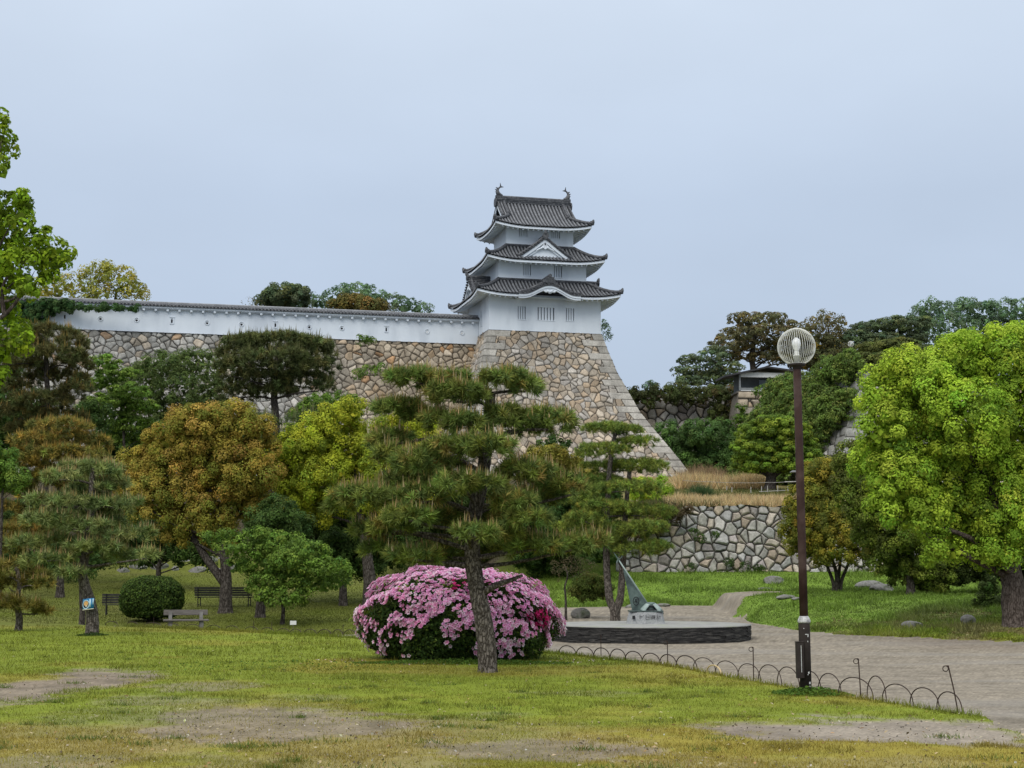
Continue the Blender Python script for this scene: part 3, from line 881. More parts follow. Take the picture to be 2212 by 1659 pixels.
def panel(mb, o, ax, W, H, holes, depth, inward):
    """wall sheet of W x H starting at o, running along ax, with rectangular openings that have reveals"""
    o = Vector(o); ax = Vector(ax); inw = Vector(inward); up = Vector((0, 0, 1))
    us = sorted({0, W} | {h[0] for h in holes} | {h[1] for h in holes}); zs = sorted({0, H} | {h[2] for h in holes} | {h[3] for h in holes})
    pt = lambda u, z, d=0: o + ax * u + up * z + inw * d
    for i in range(len(us) - 1):
        for j in range(len(zs) - 1):
            uc, zc = (us[i] + us[i + 1]) / 2, (zs[j] + zs[j + 1]) / 2
            if any(h[0] < uc < h[1] and h[2] < zc < h[3] for h in holes): continue
            mb.quad(pt(us[i], zs[j]), pt(us[i + 1], zs[j]), pt(us[i + 1], zs[j + 1]), pt(us[i], zs[j + 1]))
    for a, b, c, d in holes:
        for (u0, z0, u1, z1) in ((a, c, b, c), (b, c, b, d), (b, d, a, d), (a, d, a, c)):
            mb.quad(pt(u0, z0), pt(u1, z1), pt(u1, z1, depth), pt(u0, z0, depth))

def lattice_window(o, ax, inward, hole, nb, depth, mat_back):
    a, b, c, d = hole
    o = Vector(o); ax = Vector(ax); inw = Vector(inward); up = Vector((0, 0, 1))
    B = Matrix(((ax.x, inw.x, 0, o.x), (ax.y, inw.y, 0, o.y), (ax.z, inw.z, 1, o.z), (0, 0, 0, 1)))
    mb = MB(); mb.box(a, b, depth - .02, depth + .03, c, d, B)
    w = mb.build('window', mat_back, tower)
    mb = MB(); gap = (b - a) / (nb * 2 + 1)
    for i in range(nb):
        x = a + gap * (2 * i + 1) - gap * .18
        mb.box(x, x + gap * 1.36, .05, .05 + min(.16, gap * 1.3), c, d, B)
    mb.build('bars', M['plaster'], w)
    mb = MB(); mb.box(a - .03, b + .03, -.045, .06, c - .07, c - .003, B)
    mb.build('sill', M['plaster'], w)

def floor(u0, u1, v0, v1, z0, z1, wins, west=(), backmat=None):
    mb = MB()
    front = [(a - u0, b - u0, c - z0, d - z0) for a, b, c, d, n, m in wins]
    panel(mb, (u0, v0, z0), (1, 0, 0), u1 - u0, z1 - z0, front, .24, (0, 1, 0))
    wh = [(v1 - b, v1 - a, c - z0, d - z0) for a, b, c, d, n in west]
    panel(mb, (u0, v1, z0), (0, -1, 0), v1 - v0, z1 - z0, wh, .24, (1, 0, 0))
    panel(mb, (u1, v0, z0), (0, 1, 0), v1 - v0, z1 - z0, [], .2, (-1, 0, 0))
    panel(mb, (u1, v1, z0), (-1, 0, 0), u1 - u0, z1 - z0, [], .2, (0, -1, 0))
    mb.build('wall', M['plaster'], tower)
    for a, b, c, d, n, m in wins: lattice_window((u0, v0, z0), (1, 0, 0), (0, 1, 0), (a - u0, b - u0, c - z0, d - z0), n, .24, m)
    for (a, b, c, d, n), h in zip(west, wh): lattice_window((u0, v1, z0), (0, -1, 0), (1, 0, 0), h, n, .24, M['plaster'])

def zx(v): return 945.07 + v * .22786
def zy(v): return 378.03 + v * .22786
def fu(px, v):       # u on the front plane v for a frame column
    k = (px - CX) / F * 1.003
    # X = T0.x + u*CA - v*SA ; Y = T0.y + u*SA + v*CA ; X = k*Y
    return (k * (T0.y + v * CA) - T0.x + v * SA) / (CA - k * SA)
def fz(py, u, v):
    D = T0.y + u * SA + v * CA
    return P(CX, py, D).z - T0.z
def win(zx0, zx1, zy0, zy1, v, n, m):
    a, b = fu(zx(zx0), v), fu(zx(zx1), v)
    return (a, b, fz(zy(zy1), a, v), fz(zy(zy0), a, v), n, m)

F2 = (1.02, BW - 1.02, .85, BD - .85)
F3 = (1.92, BW - 1.92, 1.7, BD - 1.65)
pg = noise_mat('window_board', (.40, .42, .44), (.5, .52, .54), 3, .85)
pd = noise_mat('window_shade', (.16, .17, .18), (.24, .25, .26), 3, .85)
w1 = [win(762, 838, 1245, 1365, 0, 3, pg), win(952, 1112, 1253, 1373, 0, 5, pd), win(1224, 1302, 1262, 1380, 0, 3, pg)]
w2 = [win(816, 888, 843, 950, F2[2], 3, pg), win(1109, 1187, 858, 970, F2[2], 3, pg)]
w3 = [win(776, 855, 487, 582, F3[2], 4, pg), win(1088, 1168, 503, 598, F3[2], 4, pg)]
E1, E2, E3 = 2.98, 6.12, 9.25                        # eave heights above the stone base
T1, T2, RZ = 4.45, 7.62, 12.05
floor(0, BW, 0, BD, -.02, E1 + .5, w1, [(2.6, 3.25, .75, 2.0, 2)])
floor(*F2, T1 - .5, E2 + .5, w2)
floor(*F3, T2 - .5, E3 + .5, w3)

def lift(d, L=.36, R=3.0): return L * np.clip(1 - d / R, 0, 1) ** 2

class Roof:
    """one sloping side: local x along the eave (0..W), y inwards (0..R)"""
    def __init__(s, M4, W, R, zE, zT, kL, kR, L=.36): s.M, s.W, s.R, s.zE, s.zT, s.kL, s.kR, s.L = M4, W, R, zE, zT, kL, kR, L
    def z(s, u, w):
        t = w / s.R
        d = min(u, s.W - u)
        return s.zE + (s.zT - s.zE) * (.72 * t + .28 * t * t) + float(lift(d, s.L)) * max(0, 1 - t) ** 1.3
    def p(s, u, w, dz=0.0): return s.M @ Vector((u, w, s.z(u, w) + dz))

def roof_side(base, tiles, white, r, ov, gap=None, wmax=None, verge=None, pitch=.31, trim=True):
    W, R = r.W, r.R
    wm = wmax or R
    uL = lambda w: r.kL * w; uR = lambda w: W - r.kR * w
    if verge:      # (w where the hips stop, inset of the verge)
        uL = lambda w: (w if w <= verge[0] else verge[1]); uR = lambda w: W - (w if w <= verge[0] else verge[1])
    ws = [wm * k / 8 for k in range(9)]
    if verge: ws = sorted(set([verge[0] * k / 4 for k in range(5)] + [verge[0] + 1e-3] + [verge[0] + (wm - verge[0]) * k / 6 for k in range(1, 7)]))
    nu = 26
    for dz, flip in ((0, False), (-.13, True)):
        G = [[r.p(uL(w) + (uR(w) - uL(w)) * k / nu, w, dz) for k in range(nu + 1)] for w in ws]
        if gap and not flip:
            # leave the strip over the curved gable open at the eave
            G = G
        base.grid(G)
    n = int(W / pitch); rad = .085
    for k in range(n + 1):
        u = (W - n * pitch) / 2 + k * pitch
        if verge:
            w1 = wm if verge[1] <= u <= W - verge[1] else (min(u, W - u))
            if (u < verge[0] or u > W - verge[0]) and verge[1] <= u <= W - verge[1]: w1 = min(u, W - u); 
        else:
            w1 = min(wm, u / max(r.kL, 1e-3), (W - u) / max(r.kR, 1e-3))
        if w1 < .12: continue
        w0 = -.07
        if gap and gap[0] < u < gap[1]: w0 = 1.0
        if w0 > w1: continue
        m = 7; ring = []
        for i in range(m + 1):
            w = w0 + (w1 - w0) * i / m
            for a in range(5):
                an = math.pi * a / 4
                ring.append(r.M @ Vector((u + rad * math.cos(an), w, r.z(u, max(w, 0)) + rad * 1.15 * math.sin(an) - .01)))
        b = len(tiles.v); tiles.v += [tuple(q) for q in ring]
        for i in range(m):
            for a in range(4):
                q = b + i * 5 + a
                tiles.f.append((q, q + 1, q + 6, q + 5))
        tiles.f.append((b, b + 1, b + 2, b + 3, b + 4))
    if verge:      # ribs on the small triangles outside the hip line that belong to the gable part
        for k in range(n + 1):
            u = (W - n * pitch) / 2 + k * pitch
            for s0 in (u, W - u):
                if verge[1] <= s0 < verge[0]:
                    pts = [r.p(u, verge[0] + (wm - verge[0]) * i / 5, .03) for i in range(6)]
                    tiles.tube(pts, rad, 6)
    if not trim: return
    # plaster eave board, soffit and rafter ends
    segs = 30; rows = []
    prof = [(.0, -.10), (-.0, -.30), (.10, -.30), (.12, -.26), (ov * .55, -.12), (ov - .02, .10)]
    for k in range(segs + 1):
        u = W * k / segs
        row = []
        for w, dz in prof:
            uu = min(max(u, w * r.kL), W - w * r.kR)
            zz = r.zE + float(lift(min(uu, W - uu), r.L)) * max(0, 1 - w / R) ** 1.3
            row.append(r.M @ Vector((uu, w + .03, zz + dz)))
        rows.append(row)
    for k in range(segs):
        u = W * (k + .5) / segs
        if gap and gap[0] - .1 < u < gap[1] + .1:
            white.grid([rows[k][3:], rows[k + 1][3:]]); continue
        white.grid([rows[k], rows[k + 1]])
    nr = int((W - .5) / .44)
    for k in range(nr + 1):
        u = .25 + (W - .5) * k / nr
        if gap and gap[0] - .1 < u < gap[1] + .1: continue
        wE = min(ov, u / max(r.kL, .01), (W - u) / max(r.kR, .01)) - .03
        if wE < .3: continue
        l0 = float(lift(min(u, W - u), r.L))
        a = r.M @ Vector((u, .14, r.zE + l0 - .37)); b = r.M @ Vector((u, wE, r.zE + l0 * .6 - .14 + .2 * wE / ov))
        white.tube([a, b], .075, 4)

def side_matrix(k, X0, X1, Y0, Y1):
    """frames for the front, west, east and back sides of a rectangle"""
    if k == 'f': return Matrix(((1, 0, 0, X0), (0, 1, 0, Y0), (0, 0, 1, 0), (0, 0, 0, 1))), X1 - X0
    if k == 'w': return Matrix(((0, 1, 0, X0), (-1, 0, 0, Y1), (0, 0, 1, 0), (0, 0, 0, 1))), Y1 - Y0
    if k == 'e': return Matrix(((0, -1, 0, X1), (1, 0, 0, Y0), (0, 0, 1, 0), (0, 0, 0, 1))), Y1 - Y0
    return Matrix(((-1, 0, 0, X1), (0, -1, 0, Y1), (0, 0, 1, 0), (0, 0, 0, 1))), X1 - X0

def hip(mb, pts, r=.15):
    mb.tube(pts, [r] * len(pts), 8, True)
    a, b = Vector(pts[-2]), Vector(pts[-1]); d = (b - a).normalized()
    mb.tube([b - d * .1, b + d * .05, b + d * .12 + Vector((0, 0, .16)), b + d * .18 + Vector((0, 0, .34))], [r * 1.5, r * 1.5, r * 1.0, r * .35], 8)

def skirt(inner, zE, zT, ovs, ovf, gap=None):
    x0, x1, y0, y1 = inner['wall']; X0, X1, Y0, Y1 = inner['eave']
    base, tiles, white, ridge = MB(), MB(), MB(), MB()
    for k in 'fweb':
        M4, W = side_matrix(k, X0, X1, Y0, Y1)
        R = {'f': y0 - Y0, 'b': Y1 - y1, 'w': x0 - X0, 'e': X1 - x1}[k]
        sl = {'f': (x0 - X0, X1 - x1), 'b': (X1 - x1, x0 - X0), 'w': (Y1 - y1, y0 - Y0), 'e': (y0 - Y0, Y1 - y1)}[k]
        r = Roof(M4, W, R, zE, zT, sl[0] / R, sl[1] / R)
        ov = {'f': ovf, 'b': ovf, 'w': ovs, 'e': ovs}[k]
        roof_side(base, tiles, white, r, ov, gap if k == 'f' else None)
        if k in 'fb':
            hip(ridge, [r.p(r.kL * w, w, .12) for w in [R * (1 - i / 6) for i in range(7)]])
            hip(ridge, [r.p(W - r.kR * w, w, .12) for w in [R * (1 - i / 6) for i in range(7)]])
        # flashing ridge against the wall above
        a, b = r.p(sl[0], R, .1), r.p(W - sl[1], R, .1)
        ridge.tube([a, b], .13, 6)
    t = base.build('roof', M['tile_base'], tower)
    tiles.build('tile_rows', M['tile_rib'], t)
    ridge.build('hip_ridge', M['tile'], t)
    white.build('eave', M['plaster'], tower)
    return t

OVS, OVF = 1.38, 1.38
roof1 = skirt({'wall': F2, 'eave': (-OVS, BW + OVS, -OVF, BD + OVF)}, E1, T1, OVS, OVF, gap=(BW / 2 + OVS - 2.45, BW / 2 + OVS + 2.45))
roof2 = skirt({'wall': F3, 'eave': (F2[0] - 1.3, F2[1] + 1.3, F2[2] - 1.3, F2[3] + 1.3)}, E2, T2, 1.3, 1.3)

# top roof: hipped skirt below, gabled ridge above
X0, X1, Y0, Y1 = F3[0] - 1.3, F3[1] + 1.3, F3[2] - 1.3, F3[3] + 1.3
base, tiles, white, ridge = MB(), MB(), MB(), MB()
Rf = (Y1 - Y0) / 2; HW, VI = 1.55, .98
zHW = None
for k in 'fb':
    M4, W = side_matrix(k, X0, X1, Y0, Y1)
    r = Roof(M4, W, Rf, E3, RZ, 1, 1)
    roof_side(base, tiles, white, r, 1.3, verge=(HW, VI))
    for s in (0, 1):
        uu = (lambda w: w) if s == 0 else (lambda w: W - w)
        hip(ridge, [r.p(uu(w), w, .12) for w in (HW, HW * .75, HW * .5, HW * .25, 0)])
        g0 = VI + .62 if s == 0 else W - VI - .62
        hip(ridge, [r.p(g0, w, .14) for w in (Rf, Rf * .85, Rf * .7, Rf * .55, HW + .15)], .14)
        g1 = VI + .1 if s == 0 else W - VI - .1
        ridge.tube([r.p(g1, w, .06) for w in (Rf, Rf * .85, Rf * .7, Rf * .55, HW)], .11, 6)
    # white barge boards under the verge
    for g in (VI + .02, W - VI - .10):
        ws = [HW * .95 + (Rf - HW * .95) * i / 6 for i in range(7)]
        for a, b in zip(ws[:-1], ws[1:]):
            p = [r.p(g, a, -.12), r.p(g, b, -.12), r.p(g, b, -.42), r.p(g, a, -.42)]
            q = [r.p(g + .08, a, -.12), r.p(g + .08, b, -.12), r.p(g + .08, b, -.42), r.p(g + .08, a, -.42)]
            white.quad(*p); white.quad(*q); white.quad(p[3], p[2], q[2], q[3])
    rr = r
for k in 'we':
    M4, W = side_matrix(k, X0, X1, Y0, Y1)
    r = Roof(M4, W, Rf, E3, RZ, 1, 1)
    roof_side(base, tiles, white, r, 1.3, wmax=HW)
    za, zb = r.z(W / 2, HW), RZ - .15
    m = MB(); m.prism([(HW * .9, za - .1), (W - HW * .9, za - .1), (W / 2, zb)], M4 @ Matrix.Translation((0, HW - .05, 0)), .1)
    m.build('gable_wall', M['plaster'], tower)
yc = (Y0 + Y1) / 2
ridge.box(X0 + VI - .05, X1 - VI + .05, yc - .2, yc + .2, RZ - .1, RZ + .38)
ridge.tube([(X0 + VI - .1, yc, RZ + .43), (X1 - VI + .1, yc, RZ + .43)], .15, 10)
for z in (.08, .2): ridge.box(X0 + VI - .05, X1 - VI + .05, yc - .24, yc + .24, RZ + z, RZ + z + .045)
for x, s in ((X0 + VI - .12, -1), (X1 - VI + .12, 1)):      # end tiles of the main ridge
    ridge.tube([(x - .05, yc, RZ - .1), (x + .05, yc, RZ - .1)], .42, 8)
t3 = base.build('roof', M['tile_base'], tower)
tiles.build('tile_rows', M['tile_rib'], t3)
ridge.build('main_ridge', M['tile'], t3)
white.build('eave', M['plaster'], tower)

def fish(x, s):
    """ridge-end fish: head down on the ridge facing inwards, body arching up, forked tail"""
    mb = MB(); z0 = RZ + .5
    pts = spline([(x - s * .30, yc, z0 + .08), (x - s * .10, yc, z0 + .08), (x + s * .08, yc, z0 + .22), (x + s * .12, yc, z0 + .5), (x + s * .02, yc, z0 + .72), (x - s * .12, yc, z0 + .86)], 4)
    n = len(pts); rad = [.14 + .12 * math.sin(math.pi * min(1, i / n * 1.6)) * (1 if i < n * .5 else 1) for i in range(n)]
    rad = [max(.075, q * (1 - .55 * max(0, (i / n - .45) / .55))) for i, q in enumerate(rad)]
    mb.tube(pts, rad, 8, True, 0, .8)
    e = pts[-1]
    B = Matrix.Translation((0, yc - .04, 0))
    mb.prism([(e.x + s * .06, e.z - .1), (e.x - s * .30, e.z - .02), (e.x - s * .12, e.z + .05)][::(1 if s > 0 else -1)], B, .08)
    mb.prism([(e.x + s * .05, e.z - .08), (e.x - s * .1, e.z + .0), (e.x + s * .02, e.z + .36)][::(1 if s > 0 else -1)], B, .08)
    for i in (6, 9, 12, 15):
        q = pts[i]; mb.prism([(q.x + s * .1, q.z - .1), (q.x + s * .26, q.z + .12), (q.x + s * .06, q.z + .1)][::(1 if s > 0 else -1)], Matrix.Translation((0, yc - .025, 0)), .05)
    mb.box(x - .3, x + .3, yc - .22, yc + .22, RZ + .36, RZ + .56)
    mb.build('fish_ornament', M['tile'], tower, smooth=False)
fish(X0 + VI + .22, -1); fish(X1 - VI - .22, 1)

def gable(M4, hw, H, depth, back):
    """triangular dormer gable: local x across, y inwards, z up; its foot at z = 0"""
    tl, wh = MB(), MB()
    prof = lambda x: H * (1 - abs(x) / hw) ** 1.12
    xs = [-hw + 2 * hw * i / 20 for i in range(21)]
    for a, b in zip(xs[:-1], xs[1:]):
        za, zb = prof(a), prof(b)
        q = lambda x, y, z: M4 @ Vector((x, y, z))
        tl.quad(q(a, -.12, za), q(b, -.12, zb), q(b, depth, zb), q(a, depth, za))
        tl.quad(q(a, -.12, za - .14), q(b, -.12, zb - .14), q(b, -.12, zb), q(a, -.12, za))
        wh.quad(q(a, -.06, za - .13), q(b, -.06, zb - .13), q(b, -.06, zb - .42), q(a, -.06, za - .42))
        wh.quad(q(a, -.06, za - .42), q(b, -.06, zb - .42), q(b, .12, zb - .42), q(a, .12, za - .42))
        if za > .2 and zb > .2: wh.quad(q(a, .12, 0), q(b, .12, 0), q(b, .12, zb - .2), q(a, .12, za - .2))
        m = (a + b) / 2
        tl.tube([q(m, -.2, prof(m) + .03), q(m, -.05, prof(m) + .03), q(m, depth, prof(m) + .03)], .085, 6)
    for s in (-1, 1):
        tl.tube([M4 @ Vector((s * hw * t, .12, prof(hw * t) + .1)) for t in (0, .25, .5, .75, 1)], .13, 6)
        wh.tube([M4 @ Vector((s * hw * t * .8, .06, prof(hw * t) * .72 - .22)) for t in (0.1, .35, .6, .8)], .05, 5)
    tl.tube([M4 @ Vector((0, -.2, H + .14)), M4 @ Vector((0, depth, H + .14))], .17, 8)
    tl.tube([M4 @ Vector((0, -.26, H + .1)), M4 @ Vector((0, -.16, H + .1))], .30, 8)
    tl.tube([M4 @ Vector((0, -.2, H + .3)), M4 @ Vector((0, -.24, H + .5)), M4 @ Vector((0, -.3, H + .62))], [.16, .12, .05], 6)
    g = tl.build('gable_roof', M['tile'], tower)
    wh.build('gable_front', M['plaster'], tower)
    # carved pendant below the apex
    mb = MB()
    for dx, dz, rr in ((0, 0, .17), (-.17, -.16, .13), (.17, -.16, .13), (0, -.27, .11)):
        c = M4 @ Vector((dx, -.12, H * .62 + dz)); e = M4 @ Vector((dx, -.02, H * .62 + dz))
        mb.tube([c, e], rr, 10)
    for s in (-1, 1): mb.tube([M4 @ Vector((s * (.22 + .2 * i), -.08, H * .5 - .1 * i - .02 * (i % 2))) for i in range(4)], [.09, .07, .06, .03], 6)
    pn = mb.build('pendant', M['plaster'], tower)
    mb = MB(); mb.tube([M4 @ Vector((0, -.15, H * .66)), M4 @ Vector((0, -.11, H * .66))], .09, 8); mb.build('boss', M['tile'], pn)

cu = (F2[0] + F2[1]) / 2
yf = F2[2] - 1.3
gable(Matrix.Translation((cu, yf + .55, E2 + .30)), 2.42, 1.75, 1.9, 0)
# side gables on the lowest roof
for k in 'we':
    M4, W = side_matrix(k, -OVS, BW + OVS, -OVF, BD + OVF)
    gable(M4 @ Matrix.Translation((W / 2, .55, E1 + .30)), 2.2, 1.75, 2.0, 0)

def curved_gable():
    """undulating gable over the front of the lowest roof"""
    hw, H = 2.72, .80; c = BW / 2; y0 = -OVF - .12; dep = 2.3
    kz = lambda x: H * (.5 + .5 * math.cos(math.pi * max(-1, min(1, x / (hw * .86))))) ** 1.05
    zb = E1 - .02
    q = lambda x, y, z: (c + x, y, zb + z)
    tl, wh = MB(), MB(); n = 44
    xs = [-hw + 2 * hw * i / n for i in range(n + 1)]
    for a, b in zip(xs[:-1], xs[1:]):
        za, zc = kz(a), kz(b)
        tl.quad(q(a, y0, za + .13), q(b, y0, zc + .13), q(b, y0 + dep, zc + .32), q(a, y0 + dep, za + .32))
        tl.quad(q(a, y0, za - .08), q(b, y0, zc - .08), q(b, y0, zc + .13), q(a, y0, za + .13))
        for d, zt, zl in ((.03, -.07, -.24), (.09, -.23, -.40)):
            wh.quad(q(a, y0 + d, za + zt), q(b, y0 + d, zc + zt), q(b, y0 + d, zc + zl), q(a, y0 + d, za + zl))
            wh.quad(q(a, y0 + d, za + zl), q(b, y0 + d, zc + zl), q(b, y0 + d + .2, zc + zl), q(a, y0 + d + .2, za + zl))
        wh.quad(q(a, y0 + .55, -.30), q(b, y0 + .55, -.30), q(b, y0 + .55, zc - .30), q(a, y0 + .55, za - .30))
        # vaulted soffit back to the wall
        wh.quad(q(a, y0 + .25, za - .36), q(b, y0 + .25, zc - .36), q(b, .01, zc - .30), q(a, .01, za - .30))
    s = 0; lastx = xs[0]; arc = 0
    for i in range(1, 400):
        x = -hw + 2 * hw * i / 400; px_ = -hw + 2 * hw * (i - 1) / 400
        arc += math.hypot(x - px_, kz(x) - kz(px_))
        if arc > .29:
            arc = 0; z = kz(x) + .16
            tl.tube([q(x, y0 - .08, z), q(x, y0 + .3, z + .02), q(x, y0 + dep, z + .2)], .09, 6)
    for s in (-1, 1):
        tl.tube([q(s * x, y0 + .75, kz(x) + .34) for x in [hw * .12 * i for i in range(9)]], .13, 6)
    tl.box(c - .48, c + .48, y0 - .02, y0 + 2.2, zb + H + .18, zb + H + .50)
    tl.box(c - .36, c + .36, y0 - .05, y0 + 2.2, zb + H + .5, zb + H + .68)
    tl.tube([q(0, y0 - .08, H + .78), q(0, y0 + 2.2, H + .78)], .16, 8)
    tl.tube([q(-.55, y0 - .02, H + .18), q(-.62, y0 - .02, H + .42)], [.12, .05], 6)
    tl.build('curved_gable', M['tile'], tower)
    wh.build('curved_barge_board', M['plaster'], tower)
    mb = MB()
    for s in (-1, 1): mb.tube([q(s * .72 * t, y0 + .12, H - .46 - .14 * (1 - t) + .05 * math.sin(t * 9)) for t in (0, .25, .5, .75, 1)], [.15, .13, .10, .08, .03], 8)
    mb.tube([q(0, y0 + .06, H - .58), q(0, y0 + .2, H - .58)], .17, 10)
    mb.build('pendant', M['plaster'], tower)
curved_gable()

# ------------------------------------------------------------------ white plaster wall along the rampart
wallE = empty('plaster_wall', Vector(tw(np.array(0.0), np.array(WV), np.array(WZ))), ANG)
tag(wallE, 'long white plaster wall with a tiled roof joining the tower', 'wall')
WH = 2.02
mb = MB(); mb.box(-42, -.02, .0, .5, -.02, WH); mb.build('wall_body', M['plaster'], wallE)
mb = MB(); mb.box(-42, -.02, -.34, .84, WH - .02, WH + .16); mb.box(-42, -.02, -.24, .74, WH - .09, WH - .022)
cornice = mb.build('eave', M['plaster'], wallE)
n = 44
for i in range(n):
    mb = MB(); mb.box(-.09, .09, -.30, -.003, -.16, -.003)
    b_ = mb.build('bracket', M['plaster'], wallE) if i == 0 else b0.copy()
    if i == 0: b0 = b_
    else: link(b_, wallE)
    b_.location = (-.55 - i * .955, 0, WH - .09)
mb = MB()
for y0, y1 in ((-.44, .25), (.94, .25)):
    mb.grid([[(-42, y0, WH + .17), (.0, y0, WH + .17)], [(-42, y1, WH + .42), (.0, y1, WH + .42)]])
    for i in range(146):
        x = -.1 - i * .288
        mb.tube([(x, y0 - .05 * (1 if y1 > y0 else -1), WH + .19), (x, y1, WH + .44)], .075, 6)
mb.grid([[(-42, -.44, WH + .11), (0, -.44, WH + .11)], [(-42, -.44, WH + .18), (0, -.44, WH + .18)]])
rf = mb.build('tile_roof', M['tile'], wallE)
mb = MB(); mb.box(-42, .0, .14, .36, WH + .39, WH + .50); mb.tube([(-42, .25, WH + .53), (.02, .25, WH + .53)], .09, 8)
mb.build('ridge', M['tile_pale'], rf)

def wall_u(px):
    k = (px - CX) / F * 1.003
    return (k * (T0.y + WV * CA) - T0.x + WV * SA) / (CA - k * SA)
for px, kind in ((130, 's'), (208, 'r'), (287, 'r'), (364, 's'), (441, 'r'), (516, 'r'), (590, 's'), (664, 'r'), (735, 'r'), (832, 's'), (921, 'p'), (997, 'p')):
    u = wall_u(px); z = .98 if kind != 's' else 1.0
    mb, hole = MB(), MB()
    if kind == 's':
        for x0, x1, z0, z1 in ((-.23, -.13, -.34, .42), (.13, .23, -.34, .42), (-.13, .13, .32, .42), (-.13, .13, -.34, -.26)): mb.box(x0, x1, -.05, -.002, z0, z1)
        mb.box(-.27, .27, -.09, -.002, .43, .49)
        hole.box(-.085, .085, -.012, -.003, -.2, .2)
    else:
        R_ = 20
        for i in range(R_):
            a, b = 2 * math.pi * i / R_, 2 * math.pi * (i + 1) / R_
            for r0, r1, ya, yb in ((.30, .27, -.002, -.06), (.27, .20, -.06, -.03)):
                mb.quad((r0 * math.cos(a), ya, r0 * math.sin(a)), (r0 * math.cos(b), ya, r0 * math.sin(b)), (r1 * math.cos(b), yb, r1 * math.sin(b)), (r1 * math.cos(a), yb, r1 * math.sin(a)))
        hole.tube([(0, -.004, -.06), (0, -.014, -.06)], .13 if kind == 'r' else .10, 16)
    h_ = mb.build('loophole', M['plaster'], wallE); h_.location = (u, 0, z); h_.scale = (.72, 1, .72)
    hole.build('opening_plate', M['dark'] if kind != 'p' else M['white_paint'], h_)  # plates on the solid wall; the dark ones paint the shade inside a loophole

# ------------------------------------------------------------------ palettes
BRIGHT = [((.335, .475, .042), 4), ((.41, .53, .055), 3), ((.24, .375, .036), 3), ((.155, .245, .03), .8)]
YGREEN = [((.38, .42, .035), 4), ((.47, .47, .045), 2.5), ((.27, .34, .034), 3), ((.17, .22, .026), 1.2)]
BRONZE = [((.36, .27, .05), 4), ((.41, .285, .065), 1.6), ((.28, .26, .042), 4), ((.20, .215, .036), 2.4)]
OLIVE = [((.26, .20, .045), 2.5), ((.17, .165, .04), 3), ((.13, .145, .04), 2), ((.32, .22, .045), 1.2)]
MAPLE = [((.135, .225, .036), 4), ((.19, .285, .045), 2.5), ((.09, .155, .03), 2.5)]
FRESH = [((.12, .21, .03), 3), ((.085, .15, .028), 3), ((.16, .25, .035), 1.5)]
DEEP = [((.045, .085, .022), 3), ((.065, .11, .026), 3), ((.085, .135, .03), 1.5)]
DARKP = [((.085, .105, .04), 3), ((.11, .13, .045), 3), ((.15, .15, .05), 1.5)]
PINE = [((.155, .205, .045), 4), ((.205, .235, .05), 2.5), ((.12, .17, .045), 3), ((.25, .21, .055), 1.0)]
LPINE = [((.190, .236, .075), 3), ((.241, .265, .086), 2), ((.144, .190, .067), 3)]
GPINE = [((.196, .247, .046), 3), ((.144, .207, .046), 3), ((.253, .287, .052), 1.5)]
TIPS = [((.40, .30, .14), 3), ((.34, .24, .09), 3), ((.46, .38, .22), 1)]
TIPB = [((.30, .21, .06), 3), ((.33, .22, .06), 2)]
FAR = [((.128, .203, .105), 3), ((.165, .255, .120), 3), ((.090, .150, .084), 2)]
FARY = [((.345, .333, .057), 3), ((.241, .270, .052), 3), ((.414, .368, .069), 1.5)]
FARB = [((.173, .158, .072), 3), ((.120, .123, .060), 3), ((.225, .180, .068), 1.5)]
FARD = [((.096, .136, .072), 3), ((.128, .168, .080), 3), ((.176, .208, .080), 1)]

# ------------------------------------------------------------------ the pine in front of the azalea
def pads(s):
    return [tuple(float(q) for q in l.split(',')) for l in s.split()]

